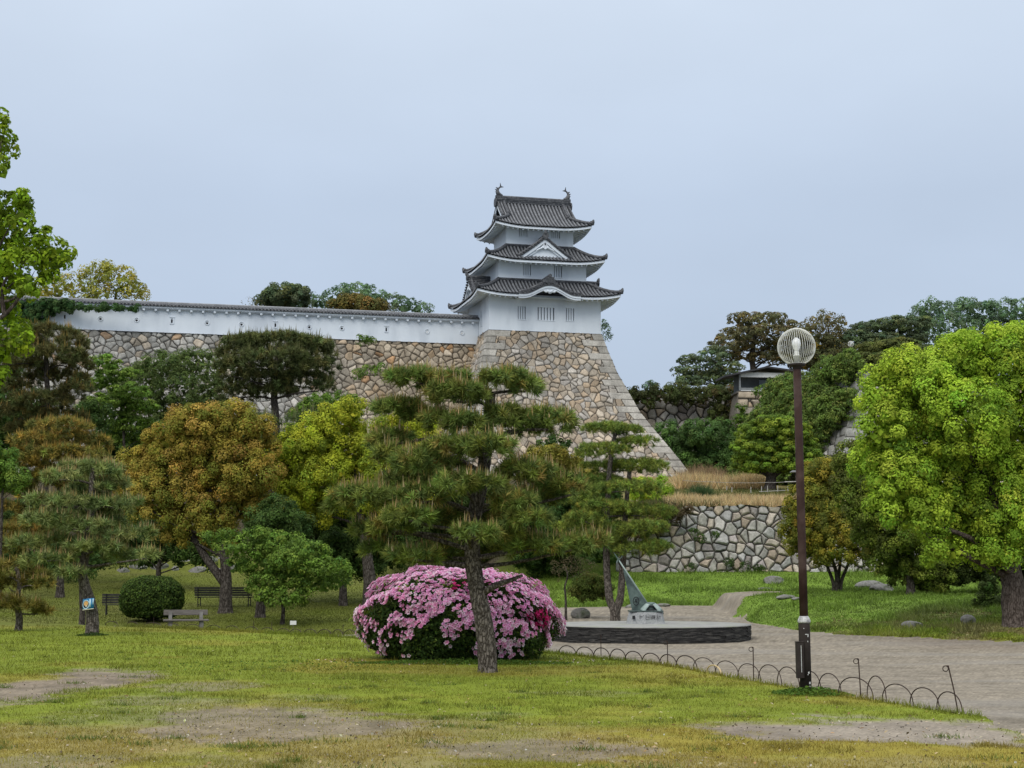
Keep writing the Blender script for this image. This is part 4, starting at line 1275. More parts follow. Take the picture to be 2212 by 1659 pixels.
plant('pine_tree', 'spreading cloud-pruned pine in front of the pink azalea', 'pine tree', 25.5, 1053, pads(
    "897,818,60,20 972,821,45,18 985,856,62,32,-.6 1093,826,58,30 1135,836,32,26,.3 858,884,48,26,.4 904,899,38,20,.5 956,912,44,28,-.3 1005,921,48,30,-.7 1093,902,44,30,-.3 "
    "1184,914,54,36,-.2 1128,921,42,30,.4 842,953,48,22,.8 845,982,34,20,.3 979,966,54,25,-.8 1047,968,58,33,-1 910,1000,58,30,-.6 962,1008,44,25,.4 1138,1020,60,28,-.5 1190,1035,40,25,.3 "
    "884,1042,58,25,.5 985,1050,54,30,-1.1 1047,1050,44,25,-1 1239,1056,42,30,0 777,1076,62,28,-.2 839,1068,48,28,.5 735,1094,28,20,-.2 904,1075,48,28,-.7 1109,1086,46,25,-.9 1167,1076,46,25,.4 "
    "884,1115,48,25,-.9 949,1118,48,22,.3 1076,1118,44,22,.6 1138,1121,48,25,-.9 800,1148,38,22,.1 848,1138,44,20,-.4 1027,1152,44,18,-1.2 1083,1154,44,20,-.5 1158,1179,62,20,-.2 1236,1179,58,23,.2 "
    "1285,1170,32,20,.2 816,1186,34,16,.3 891,1202,52,18,-.4 949,1194,52,17,.5 995,1200,40,15,.8 1060,1190,40,14,.6"),
    'pine', PINE, trunk=[(1053, 1425), (1046, 1350), (1028, 1260, .05), (1020, 1190, .1), (1026, 1110, .1), (1040, 1040, .05), (1052, 960, 0), (1056, 900, 0), (1060, 850, 0)],
    tr=.17, taper=.5, bark='pine_bark', limb_n=30, spread=.3, deep=1.0, crown_name='needles', trunk_sides=14,
    nl=.165, nw=.019, spacing=.130, per=60, shrink=1.12, tips=TIPS, tip_len=.18, tip_p=.62, tip_w=.019,
    extra=lambda mb, b: mb.tube(spline([Vector((-.06, 0, 1.3)), Vector((.15, -.12, 1.42)), Vector((.38, -.18, 1.5)), Vector((.58, -.16, 1.58))], 4), [.07 - .004 * i for i in range(13)], 8))

plant('pine_tree', 'pruned pine with a small blue sign wrapped on its trunk', 'pine tree', 40.6, 200, pads(
    "198,1010,62,14 128,1030,38,18 223,1019,34,18 246,1047,38,20 194,1055,52,22 91,1084,40,22 160,1086,58,20 262,1093,48,24 217,1097,44,22 109,1122,58,20 187,1138,58,20 235,1157,34,18 "
    "292,1158,40,22 57,1177,38,24 128,1173,58,24 200,1184,64,22 267,1207,48,20 316,1200,28,18 103,1207,52,14 150,1236,34,10 175,1068,40,20,.8 150,1130,50,20,.9 230,1130,40,20,.8"),
    'pine', LPINE, trunk=[(200, 1345), (196, 1310), (182, 1262), (178, 1235), (186, 1190), (195, 1120), (198, 1060), (198, 1010)],
    tr=.185, bark='pine_bark', limb_n=22, spread=.7, deep=1.0, crown_name='needles', trunk_sides=12,
    nl=.21, nw=.025, spacing=.20, per=44, shrink=1.02, tips=TIPS, tip_len=.22, tip_p=.8, tip_w=.02)

plant('pine_tree', 'low bushy pine at the far left of the lawn', 'pine tree', 44.0, 42, pads(
    "30,1224,48,22 78,1246,34,16 20,1262,58,20 92,1262,26,14 40,1308,52,14 88,1322,28,12 -20,1240,40,20 10,1300,40,18"),
    'pine', [((.180, .158, .033), 3), ((.120, .128, .033), 3), ((.225, .180, .045), 1)], trunk=[(42, 1335), (36, 1300), (42, 1260), (35, 1225)], tr=.12, bark='pine_bark', limb_n=8, spread=.5, crown_name='needles',
    nl=.21, nw=.025, spacing=.20, per=44, tips=TIPS, tip_len=.2, tip_p=.5, tip_w=.024)

# ------------------------------------------------------------------ broadleaf trees of the grove
plant('camphor_tree', 'large bright green camphor tree beside the gravel at the right edge', 'tree', 46, 2192, pads(
    "1905,850,52 1915,935,60 2000,840,70 1985,945,85 2088,795,78 2182,790,74 2090,915,95 2190,910,80 1945,1035,72 2060,1040,88 2170,1045,85 1985,1110,62 2080,1130,66 2185,1125,66 2250,850,75 2255,980,85 "
    "1898,1000,48 2030,1150,40 1960,800,42 2130,750,40 2212,742,38 2060,770,36 2250,1090,70 2330,900,100 2330,1050,90 1930,1100,46 2085,1185,44 2150,1195,46 2030,1190,36 2230,1180,50"),
    'puff', BRIGHT, shrink=.9, leaf=.115, pr=.36, per=36, trunk=[(2192, 1320), (2186, 1250), (2172, 1190), (2150, 1120), (2140, 1040)], tr=.43, bark='camphor_bark', limb_n=16, spread=1.0, deep=1.0, trunk_sides=14, dens=1.15, fill=1.2)

plant('bronze_tree', 'broad rounded tree with bronze new leaves left of the lawn pine', 'tree', 63, 488, pads(
    "430,935,62 500,928,62 360,965,56 560,950,48 310,1020,58 400,1030,75 490,1020,72 570,1015,42 335,1085,58 440,1105,70 530,1090,52 295,1065,40 385,1140,44 470,1155,40 545,1050,45 460,905,30 395,915,28 530,905,30"),
    'puff', BRONZE, shrink=.88, leaf=.115, pr=.40, per=36, trunk=[(488, 1280), (488, 1230), (482, 1180), (470, 1120), (450, 1050)], tr=.29, bark='bark', limb_n=11, spread=.8, deep=.9, fill=1.2,
    extra=lambda mb, b: mb.tube(spline([Vector((-.05, 0, 1.2)), Vector((-.9, .1, 2.3)), Vector((-1.5, .2, 3.2)), Vector((-2.2, .2, 4.2))], 4), [.2 - .009 * i for i in range(13)], 8))

plant('yellow_green_tree', 'rounded tree with yellow green leaves beside the bronze tree', 'tree', 66, 800, pads(
    "735,915,46 680,960,52 640,1000,48 760,985,62 700,1040,58 830,955,48 840,1020,60 880,935,44 760,1075,50 830,1090,46 905,990,48 920,930,34 640,955,34 760,890,24 620,1040,34 690,905,26 900,1060,40 645,1075,40 695,1100,38 610,985,28"),
    'puff', YGREEN, shrink=.92, leaf=.12, pr=.40, per=36, trunk=[(800, 1270), (795, 1220), (785, 1150), (770, 1060)], tr=.36, bark='bark', limb_n=9, spread=.8, fill=1.2)

plant('shade_tree', 'dark green shady tree between the bronze and yellow green trees', 'tree', 70, 740, pads(
    "650,1120,64 720,1165,56 590,1140,50 765,1130,56 820,1170,54 690,1215,40 620,1190,44 560,1090,40 760,1215,36 850,1200,36 640,1060,40"),
    'puff', [((.053, .090, .018), 3), ((.075, .128, .021), 2), ((.038, .060, .015), 2)], leaf=.13, pr=.36, per=22, trunk=[(740, 1285), (738, 1240), (730, 1180)], tr=.2, limb_n=8, spread=1.0, fill=1.0)

plant('maple_tree', 'low maple with fresh green layered leaves behind the lawn', 'maple tree', 57, 610, pads(
    "600,1178,54,24 545,1190,40,20 655,1200,58,26 590,1222,66,26 700,1226,46,20 640,1252,60,24 575,1262,40,20 480,1163,40,12 520,1225,30,16 612,1290,50,18 735,1252,30,14 685,1266,38,16 555,1158,26,12 620,1215,40,30 500,1185,30,12"),
    'puff', MAPLE, leaf=.115, pr=.28, per=16, flat=.75, trunk=[(612, 1315), (606, 1290), (600, 1250), (598, 1200)], tr=.085, limb_n=12, spread=.9, deep=1.0, fill=.3, hole=.3, upbias=.0)

def bare_trunk(name, label, D, pts, r, bark='bark'):
    X = XD(pts[0][0], D, .5); b = Vector((X, D, hz(X, D)))
    root = empty(name, b); tag(root, label, 'tree trunk')
    mb = MB(); pp = spline([Vector((0, 0, -.15))] + [p - b for p in px_path(pts, D)], 4)
    n = len(pp); mb.tube(pp, [r * (1 - .35 * i / n) * (1 + .5 * max(0, 1 - i / 2.5) ** 2) for i in range(n)], 10, True, .15)
    mb.build('trunk', M[bark], root, True); return root, b

# two more trees of the grove, their crowns lost in the mass above
plant('grove_tree', 'dark leaning tree right of the long black bench', 'tree', 60, 563, pads("600,1120,40 640,1140,36 570,1130,34 610,1150,34"), 'puff', DEEP, leaf=.13, pr=.34, per=20,
      trunk=[(563, 1305), (570, 1270), (580, 1215), (600, 1150)], tr=.22, limb_n=4, fill=.8)
plant('grove_tree', 'dark tree trunk and foliage left of the azalea under the yellow green tree', 'tree', 68, 742, pads("745,1200,44 790,1210,40 720,1190,34 800,1170,36"), 'puff', DEEP, leaf=.13, pr=.34, per=20,
      trunk=[(742, 1270), (740, 1240), (748, 1200)], tr=.2, limb_n=4, fill=.8)
plant('grove_tree', 'thin dark tree behind the round clipped bush', 'tree', 76, 342, pads("345,1180,46 300,1190,40 400,1185,44 360,1150,40 280,1160,36 430,1200,30"), 'puff', DEEP, leaf=.15, pr=.4, per=20,
      trunk=[(342, 1240), (345, 1215), (360, 1190)], tr=.17, limb_n=5, fill=.8)
plant('grove_tree', 'slim dark tree just behind the pine with the blue sign', 'tree', 52, 178, pads("170,1215,36 140,1205,34 210,1210,30"), 'puff', DEEP, leaf=.12, pr=.32, per=18,
      trunk=[(178, 1330), (176, 1290), (174, 1240)], tr=.13, limb_n=3, fill=.6)

# ------------------------------------------------------------------ trees further back on the left
plant('pine_tree', 'tall dark pine at the left edge below the white wall', 'pine tree', 84, 95, pads(
    "100,722,70,24 150,745,42,24 50,748,50,24 110,770,70,28 165,790,34,24 60,800,60,28 120,822,62,28 20,840,44,28 160,850,40,24 90,868,66,28 40,895,56,26 130,905,56,24 0,780,36,24 180,820,20,20 75,930,60,24 150,945,40,20"),
    'pine', [((.11, .125, .045), 3), ((.093, .086, .030), 3), ((.128, .102, .033), 1.2)], trunk=[(95, 1100), (98, 1000), (105, 900), (100, 800), (100, 730)], tr=.26, bark='bark', limb_n=14, spread=1.5, crown_name='needles',
    nl=.36, nw=.045, spacing=.36, per=46, shrink=1.08, tips=TIPB, tip_len=.42, tip_p=.5, tip_w=.035)

plant('pine_tree', 'olive brown pine with orange shoots behind the signed pine', 'pine tree', 72, 130, pads(
    "130,925,66,26 75,955,56,26 190,958,46,26 130,985,90,26 60,1015,58,28 205,1000,36,24 30,1060,50,28 110,1040,70,26 20,1110,50,26 60,1150,60,24 -10,1000,36,26 180,1040,50,22 10,1180,44,22"),
    'pine', OLIVE, trunk=[(130, 1240), (126, 1150), (128, 1050), (130, 950)], tr=.2, bark='bark', limb_n=12, spread=1.2, crown_name='needles',
    nl=.30, nw=.042, spacing=.30, per=46, shrink=1.08, tips=TIPB, tip_len=.32, tip_p=.6, tip_w=.04)

plant('fresh_green_tree', 'bright green young tree cut off by the left edge', 'tree', 66, 0, pads("0,985,26 20,1020,22 36,1042,22 -20,1030,36 0,1045,24"), 'puff', MAPLE, leaf=.14, pr=.3, per=20,
      trunk=[(0, 1200), (4, 1100), (6, 1030)], tr=.1, limb_n=4, spread=.5)
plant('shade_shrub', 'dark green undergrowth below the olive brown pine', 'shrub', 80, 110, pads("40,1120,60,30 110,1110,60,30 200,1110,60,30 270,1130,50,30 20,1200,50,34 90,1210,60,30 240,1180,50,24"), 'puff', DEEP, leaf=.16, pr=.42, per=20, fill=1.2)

plant('umbrella_pine', 'dark flat-topped pine standing before the long rampart', 'pine tree', 98, 594, pads(
    "600,742,112,22 520,765,50,30 665,768,62,32 600,785,104,36 505,800,42,36 560,825,66,32 650,825,64,28 520,850,48,26 700,800,34,30 690,838,30,18 590,850,50,20 490,775,24,30"),
    'pine', DARKP, trunk=[(595, 960), (595, 900), (592, 850), (596, 800), (598, 750)], tr=.34, bark='bark', limb_n=12, spread=1.8, crown_name='needles',
    nl=.40, nw=.055, spacing=.42, per=46, shrink=1.06, tips=[((.16, .15, .06), 1)], tip_len=.55, tip_p=.35, tip_w=.05)

plant('wispy_tree', 'thin green tree half hiding the grey stones at left', 'tree', 108, 400, pads("420,795,60,34 350,800,46,34 300,825,44,34 390,850,62,36 450,850,36,34 330,885,46,36 420,905,50,36 270,870,40,34 470,900,30,34 370,930,50,34"),
      'puff', [((.112, .158, .045), 3), ((.083, .120, .038), 3), ((.150, .195, .053), 1)], leaf=.18, pr=.5, per=20, asp=.45, trunk=[(400, 1000), (395, 930), (410, 850), (430, 780)], tr=.13, limb_n=10, spread=1.5, fill=.3, hole=.3)
plant('layered_maple', 'layered light green maple beside the tall dark pine', 'maple tree', 98, 270, pads("225,785,34,16 255,810,40,16 215,830,36,14 280,845,40,15 235,868,46,16 300,880,40,13 240,905,44,15 290,920,50,14 200,880,30,14 330,945,36,12 255,950,40,12"),
      'puff', MAPLE, leaf=.18, pr=.42, per=16, flat=.45, trunk=[(270, 1040), (268, 960), (262, 880), (245, 800)], tr=.13, limb_n=11, spread=1.5, fill=.3, hole=.25)
plant('shade_shrub', 'dense dark shrubs filling the slope under the wispy tree', 'shrub', 112, 420, pads("260,960,60,40 340,975,60,40 420,965,60,40 500,960,60,44 560,990,60,44 640,990,60,40 700,960,50,36 470,1010,60,40 300,1010,60,40 220,1000,50,40"), 'puff', DEEP, leaf=.22, pr=.6, per=18, fill=1.2)
plant('young_pine', 'small green pines at the foot of the umbrella pine', 'pine tree', 94, 560, pads("505,905,34,24 560,910,36,24 640,915,40,26 690,900,40,24 540,945,40,26 620,950,44,26 480,930,30,22"),
      'pine', [((.075, .105, .039), 3), ((.105, .135, .045), 2)], trunk=[(560, 1010), (560, 930)], tr=.1, limb_n=5, crown_name='needles', nl=.3, nw=.034, spacing=.32, per=20, tips=[((.17, .18, .08), 1)], tip_len=.6, tip_p=.5, tip_w=.05)
plant('slope_shrub', 'loose green shrub against the rampart right of the umbrella pine', 'shrub', 110, 720, pads("690,880,44,22 735,868,36,18 665,900,36,22 760,890,30,14 720,900,40,20"), 'puff', FRESH, leaf=.18, pr=.45, per=14, fill=.3, hole=.3, trunk=[(720, 940), (715, 880)], tr=.06, limb_n=4)
plant('rampart_creeper', 'yellow green creeper patch on the middle of the grey rampart', 'creeper', 122.5, 805, pads("795,802,18,8 822,797,14,6 775,810,10,6 845,806,10,5"), 'puff', FRESH, leaf=.2, pr=.4, per=12, fill=0, deep=.35, spread=.1)
plant('rampart_creeper', 'small fern tuft at the top of the rampart beside the umbrella pine', 'creeper', 126.5, 790, pads("783,733,14,6 800,738,9,5"), 'puff', FRESH, leaf=.2, pr=.35, per=12, fill=0, deep=.4, spread=.1)
plant('rampart_creeper', 'dark ivy on the tower base right behind the pruned pine', 'creeper', 117, 1200, pads("1190,962,24,16 1215,968,20,14 1205,990,16,14 1180,985,14,12"), 'puff', DEEP, leaf=.22, pr=.4, per=18, fill=.5, deep=.5, spread=.2)
plant('wall_vine', 'dark vine hanging over the left end of the white wall', 'creeper', 121.5, 100, pads("40,672,40,16 90,676,30,14 130,668,26,8 70,690,34,12 170,664,30,5 230,664,26,4 280,667,24,3 10,690,30,20 20,655,40,8 110,656,50,5"), 'puff', [((.053, .105, .033), 3), ((.083, .150, .045), 2)], leaf=.22, pr=.3, per=16, fill=.6, deep=.3, spread=.1)

plant('shade_shrub', 'dark leafy shrubs at the left edge between the two tall pines', 'shrub', 92, 20, pads("0,880,44,40 40,930,44,34 -10,960,40,40 100,960,40,30 60,880,40,30 200,900,30,30 10,820,30,30"), 'puff', DEEP, leaf=.2, pr=.5, per=18, fill=1.0)

# ------------------------------------------------------------------ behind the white wall
plant('plateau_tree', 'yellow green tree topping the white wall at left', 'tree', 152, 245, pads("110,628,42,22 165,622,40,24 212,600,34,22 258,606,40,26 292,630,26,16 205,640,40,16 275,622,30,20 90,640,30,18 225,585,20,12"),
      'puff', FARY, leaf=.30, pr=.7, per=18, trunk=[(248, 690), (248, 655), (252, 625)], tr=.25, limb_n=8, spread=1.5, fill=.18, hole=.3)
plant('plateau_tree', 'dark rounded tree peeping over the middle of the white wall', 'tree', 152, 618, pads("615,640,46,20 590,652,30,16 642,636,24,16 620,655,46,14"), 'puff', FARD, leaf=.30, pr=.6, per=22, trunk=[(618, 700), (618, 660)], tr=.25, limb_n=4, fill=.8)
plant('plateau_tree', 'blue green tree behind the white wall near the tower', 'tree', 158, 800, pads("685,656,20,16 730,648,30,22 770,640,34,22 800,646,30,22 840,660,30,18 870,662,24,16 905,670,22,12 750,630,16,10"), 'puff', FAR, leaf=.32, pr=.6, per=16, trunk=[(790, 710), (790, 670)], tr=.25, limb_n=6, fill=.18, hole=.34)
plant('plateau_tree', 'brownish rounded tree in front of the blue green one over the wall', 'tree', 150, 765, pads("765,660,46,16 740,666,30,14 800,664,34,12"), 'puff', [((.165, .150, .045), 3), ((.240, .165, .045), 2), ((.120, .128, .042), 2)], leaf=.30, pr=.55, per=22, trunk=[(765, 705), (765, 675)], tr=.2, limb_n=3, fill=.8)
plant('bare_shrub', 'leafless shrub showing over the wall beside the dark rounded tree', 'shrub', 150, 548, pads("540,655,14,6 556,658,10,5"), 'puff', FARB, leaf=.18, pr=.4, per=4, fill=0, trunk=[(550, 690), (548, 668), (545, 655)], tr=.06, limb_n=2)
plant('wall_shrub', 'wispy shrub sprouting at the right edge of the tower base', 'shrub', 129.5, 1312, pads("1309,712,7,10 1313,728,7,9 1306,702,4,8"), 'puff', FAR, leaf=.16, pr=.3, per=10, fill=0, deep=.6, spread=.1)

# ------------------------------------------------------------------ behind the lawn pine on the right
plant('twin_pine', 'slender twin-trunked pine behind the sundial', 'pine tree', 53, 1326, pads(
    "1312,925,44,13 1372,958,40,15 1300,975,48,17 1372,1008,56,17 1290,1040,46,17 1352,1055,64,17 1312,1098,58,18 1392,1108,56,18 1335,1148,66,18 1400,1138,36,15 1292,1168,48,16 1372,1188,48,16 1248,1080,38,16 1350,930,34,12 1265,1120,40,16 1240,1140,36,14 1410,1180,34,12 1300,1010,40,14"),
    'pine', GPINE, trunk=[(1327, 1320), (1316, 1290), (1310, 1200), (1312, 1090), (1318, 1000), (1330, 930)], tr=.17, bark='pine_bark', limb_n=19, spread=.9, crown_name='needles',
    nl=.17, nw=.022, spacing=.17, per=44, shrink=1.24, tips=TIPB, tip_len=.12, tip_p=.15, tip_w=.02,
    extra=lambda mb, b: mb.tube(spline([Vector((.06, 0, -.1))] + [p - b for p in px_path([(1331, 1320), (1341, 1285), (1346, 1200), (1352, 1100), (1362, 1000)], 53.1)], 4), [.17 * (1 - .03 * i) for i in range(21)], 10, True, .15))
plant('yellow_shrub', 'flat-topped yellowish shrub seen through the lawn pine', 'shrub', 90, 1190, pads("1180,985,44,16 1220,1000,34,14 1250,1030,36,14 1165,1005,36,16 1240,1060,40,20 1200,1040,44,22"), 'puff', [((.27, .24, .04), 3), ((.2, .2, .035), 3), ((.33, .27, .05), 1)], leaf=.16, pr=.36, per=20, fill=.8, trunk=[(1190, 1120), (1190, 1020)], tr=.1, limb_n=3)
plant('green_shrub', 'fresh green shrub below the corner of the tower base', 'shrub', 88, 1430, pads("1420,1062,26 1400,1085,30 1440,1092,24 1385,1060,22 1420,1108,28 1450,1100,14"), 'puff', BRIGHT[1:], leaf=.15, pr=.36, per=20, fill=.8)
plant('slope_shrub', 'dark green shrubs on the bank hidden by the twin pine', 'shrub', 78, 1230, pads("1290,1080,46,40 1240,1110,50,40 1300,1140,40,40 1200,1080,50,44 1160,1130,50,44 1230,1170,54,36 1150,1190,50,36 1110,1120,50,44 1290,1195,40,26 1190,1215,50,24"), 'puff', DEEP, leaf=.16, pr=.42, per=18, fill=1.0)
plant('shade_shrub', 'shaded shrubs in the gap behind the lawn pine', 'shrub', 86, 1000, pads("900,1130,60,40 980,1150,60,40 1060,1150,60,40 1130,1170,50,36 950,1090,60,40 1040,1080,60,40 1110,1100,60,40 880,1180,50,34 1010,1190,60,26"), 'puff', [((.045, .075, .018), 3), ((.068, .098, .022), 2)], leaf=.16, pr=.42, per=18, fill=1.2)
plant('bare_shrub', 'bare branching shrub left of the sundial platform', 'shrub', 56, 1222, pads("1215,1225,26,10 1245,1222,30,10 1225,1240,26,8 1265,1228,22,8"), 'puff', [((.135, .112, .060), 2), ((.090, .090, .038), 2)], leaf=.06, pr=.22, per=9, fill=0, trunk=[(1222, 1292), (1220, 1268), (1226, 1245), (1222, 1225)], tr=.05, limb_n=4, spread=.4, deep=1)
plant('round_bush', 'dark green bush beside the twin-trunked pine', 'bush', 58, 1272, pads("1275,1268,36,24 1255,1282,24,18 1298,1275,24,24"), 'puff', [((.075, .105, .022), 3), ((.112, .120, .027), 2)], leaf=.07, pr=.2, per=22, fill=1)

# ------------------------------------------------------------------ grassy terrace and ramparts on the right
plant('layered_tree', 'clipped green tree with flat layers on the grassy terrace', 'tree', 104, 1665, pads("1640,935,46,26 1700,930,50,24 1615,972,34,22 1690,975,54,24 1742,962,24,20 1645,1005,42,18 1722,1005,40,16 1610,1000,24,14 1670,915,40,16 1750,985,18,14"),
      'puff', [((.195, .293, .035), 3), ((.117, .186, .031), 3), ((.273, .351, .043), 1.5)], leaf=.16, pr=.36, per=20, flat=.6, trunk=[(1665, 1040), (1664, 1025), (1662, 1000), (1665, 960)], tr=.45, bark='bark', limb_n=9, spread=1.0, fill=.8, hole=.2)
plant('terrace_bush', 'dark bush at the foot of the layered tree', 'bush', 112, 1700, pads("1705,1030,16,16 1690,1036,10,10"), 'puff', DEEP, leaf=.16, pr=.3, per=22, fill=1)
plant('slope_shrub', 'tangle of green shrubs between the tower base and the layered tree', 'shrub', 131, 1500, pads("1455,945,44,28 1515,940,42,30 1560,965,36,32 1490,978,50,26 1440,975,40,26 1560,930,24,20 1540,1000,40,22 1470,1000,30,20 1590,985,30,30"), 'puff', [((.088, .166, .047), 3), ((.127, .225, .058), 3), ((.069, .117, .039), 2)], leaf=.2, pr=.5, per=18, fill=.8, spread=2)
plant('dark_thicket', 'dark thicket at the foot of the ivy-covered wall', 'shrub', 106, 1775, pads("1760,1030,40,26 1800,1040,36,26 1740,1050,30,20 1825,1020,30,24 1790,1010,30,18"), 'puff', [((.060, .063, .027), 3), ((.083, .090, .030), 2)], leaf=.18, pr=.42, per=18, fill=1)

def face_ivy():
    A0, B0, A1, B1 = [np.array(q) for q in ((21.6, 123, 16.2), (24.7, 108, 16.2), (17.8, 122, 8.0), (22.4, 105.6, 8.0))]
    n = np.cross(B0 - A0, A1 - A0); n /= np.linalg.norm(n)
    if n[0] > 0: n = -n
    base = Vector((20, 114, 9)); root = empty('wall_ivy', base); tag(root, 'thick green ivy covering the left face of the high rampart', 'ivy')
    lobes = []
    for k in range(330):
        a, t = random.random(), random.random() ** .9
        if a > .80 and t > .50 and random.random() < .90: continue
        if a > .93 and t > .35 and random.random() < .5: continue
        p = (A0 * (1 - a) + B0 * a) * (1 - t) + (A1 * (1 - a) + B1 * a) * t
        p = p + n * random.uniform(.0, .55) + np.array([0, 0, random.uniform(-.3, .5)])
        if t < .12: p = p + np.array([0, 0, random.uniform(0, .5) + .2])
        r = random.uniform(.6, 1.25); lobes.append((p - np.array(base), np.array([r * .8, r, r * .6])))
    V, Fc, C = puff_crown(lobes, [((.12, .19, .042), 3), ((.17, .245, .05), 3), ((.09, .13, .035), 2), ((.22, .26, .06), 1.2)], .19, .36, 9, .6, .8, fill=.3, hole=.2)
    fast_mesh('foliage', V, Fc, C, M['leaf'], root)
face_ivy()
plant('wall_ivy', 'scrubby growth along the top of the far stone rampart', 'ivy', 139.5, 1450, pads("1380,852,26,10 1420,848,30,11 1460,846,30,10 1500,848,30,11 1540,852,30,14 1575,862,26,20 1390,866,24,10 1440,862,30,9 1490,864,26,8 1560,890,24,30 1555,850,30,10 1590,870,16,30 1370,862,16,14"),
      'puff', [((.075, .090, .033), 3), ((.105, .128, .039), 3), ((.128, .105, .045), 1)], leaf=.24, pr=.5, per=16, fill=.5, deep=.5, spread=.3)
plant('wall_ivy', 'ferns growing over the stone bastion under the shelter', 'ivy', 131.5, 1670, pads("1650,850,24,10 1690,880,18,26 1700,920,22,30 1640,905,16,8 1685,850,20,12 1600,900,12,26 1690,960,30,22"), 'puff', FRESH, leaf=.2, pr=.4, per=14, fill=.3, deep=.4, spread=.2)
plant('spiky_plant', 'small spiky plant on top of the far rampart', 'plant', 140.5, 1404, pads("1400,834,8,5 1408,832,6,5"), 'puff', FAR, leaf=.4, pr=.3, per=10, asp=.2, fill=0, deep=.8)

# horizon trees on the right
plant('big_pine', 'broad layered brown green pine above the little shelter', 'pine tree', 152, 1630, pads(
    "1612,688,36,10 1660,692,46,13 1700,702,26,10 1598,722,46,14 1650,722,60,17 1700,735,36,15 1575,745,42,14 1640,750,60,14 1690,760,40,14 1600,700,24,9 1720,720,20,12 1600,770,40,9 1665,772,44,9 1710,780,30,10"),
    'puff', FARB, leaf=.28, pr=.55, per=17, flat=.5, trunk=[(1626, 830), (1627, 800), (1624, 770), (1630, 730), (1640, 700)], tr=.42, limb_n=14, spread=2, fill=.15, hole=.3)
plant('big_pine', 'lower dark green pine leaning left of the shelter roof', 'pine tree', 148, 1560, pads(
    "1500,778,32,9 1475,800,18,6 1536,774,38,12 1515,803,40,9 1560,795,40,10 1490,823,30,8 1545,820,44,9 1590,812,24,8 1485,812,24,6 1550,760,26,9 1565,835,30,8"),
    'puff', FARD, leaf=.28, pr=.5, per=16, flat=.5, trunk=[(1560, 850), (1566, 820), (1555, 790), (1530, 778)], tr=.25, limb_n=11, spread=1.5, fill=.12, hole=.3)
plant('horizon_tree', 'twiggy grey green tree behind the street lamp globe', 'tree', 158, 1790, pads("1780,690,26,12 1810,700,24,14 1760,706,30,14 1795,720,34,14 1830,728,22,12 1740,716,30,12"), 'puff', FARB, leaf=.26, pr=.5, per=11, trunk=[(1795, 830), (1790, 760), (1790, 710)], tr=.25, limb_n=6, fill=.15, hole=.3)
plant('horizon_tree', 'tree with yellowed tips right of the lamp globe', 'tree', 152, 1770, pads("1775,745,34,16 1740,740,30,16 1800,760,36,18 1770,780,44,20 1730,775,36,22 1820,790,30,16"), 'puff', [((.090, .093, .036), 3), ((.068, .072, .033), 3), ((.285, .195, .030), .8)], leaf=.27, pr=.5, per=20, trunk=[(1770, 850), (1770, 790)], tr=.25, limb_n=5, fill=.7)
plant('horizon_tree', 'wide dark pine on the skyline right of the lamp', 'pine tree', 158, 1920, pads("1880,712,40,14 1930,702,44,14 1975,700,36,13 1850,730,36,13 1905,738,50,15 1960,730,44,15 1860,760,40,16 1920,765,50,16 1980,760,40,16 1840,785,40,16"), 'puff', FARD, leaf=.29, pr=.55, per=18, flat=.55, trunk=[(1920, 850), (1918, 780), (1925, 720)], tr=.35, limb_n=8, fill=.35, hole=.25)
plant('horizon_tree', 'olive green spreading tree on top of the corner rampart', 'tree', 128, 1910, pads("1895,755,40,13 1940,748,44,13 1980,765,36,14 1870,778,40,12 1925,778,50,13 1965,795,40,14 1850,795,26,10 1900,800,40,11"), 'puff', [((.128, .150, .042), 3), ((.165, .180, .045), 2), ((.090, .112, .036), 2)], leaf=.24, pr=.48, per=18, flat=.55, trunk=[(1915, 840), (1912, 800), (1918, 770)], tr=.22, limb_n=7, fill=.5, hole=.12)
plant('horizon_tree', 'blue green airy trees at the right end of the skyline', 'tree', 168, 2090, pads("2000,690,34,24 2042,676,32,18 2010,665,22,14 2090,672,34,20 2130,680,32,22 2170,676,30,22 2205,672,30,24 2060,705,44,22 2110,712,44,22 2160,715,44,24 2210,715,40,24 2250,690,40,30 2020,725,40,20 2085,660,12,10 2142,665,12,8"),
      'puff', FAR, leaf=.31, pr=.6, per=18, trunk=[(2090, 850), (2090, 760), (2085, 700)], tr=.35, limb_n=10, fill=.18, hole=.34, spread=2)

# ------------------------------------------------------------------ trees between the bank and the camphor
plant('bronze_shrub_tree', 'multi-stemmed olive and yellow tree right of the lamp post', 'tree', 66, 1808, pads("1835,1040,34 1770,1030,34 1720,1100,26 1715,1150,30 1785,1040,40 1745,1085,40 1822,1085,46 1765,1135,50 1835,1140,40 1800,1180,52 1738,1180,34 1860,1185,34 1770,1070,40 1800,1010,20 1750,1130,44"),
      'puff', [((.293, .273, .039), 3), ((.195, .215, .035), 3), ((.370, .293, .043), 1.5), ((.117, .137, .027), 2)], leaf=.10, pr=.27, per=22, trunk=[(1808, 1255), (1806, 1235), (1795, 1200), (1780, 1140)], tr=.12, limb_n=11, spread=.7, fill=.9, hole=.12,
      extra=lambda mb, b: [mb.tube(spline([Vector((dx * .3, 0, -.1)), Vector((dx * .5, .05, .5)), Vector((dx * 1.4, .1, 1.4)), Vector((dx * 2.2, 0, 2.3))], 4), [.10 - .005 * i for i in range(13)], 7) for dx in (-.35, .15, .45)])
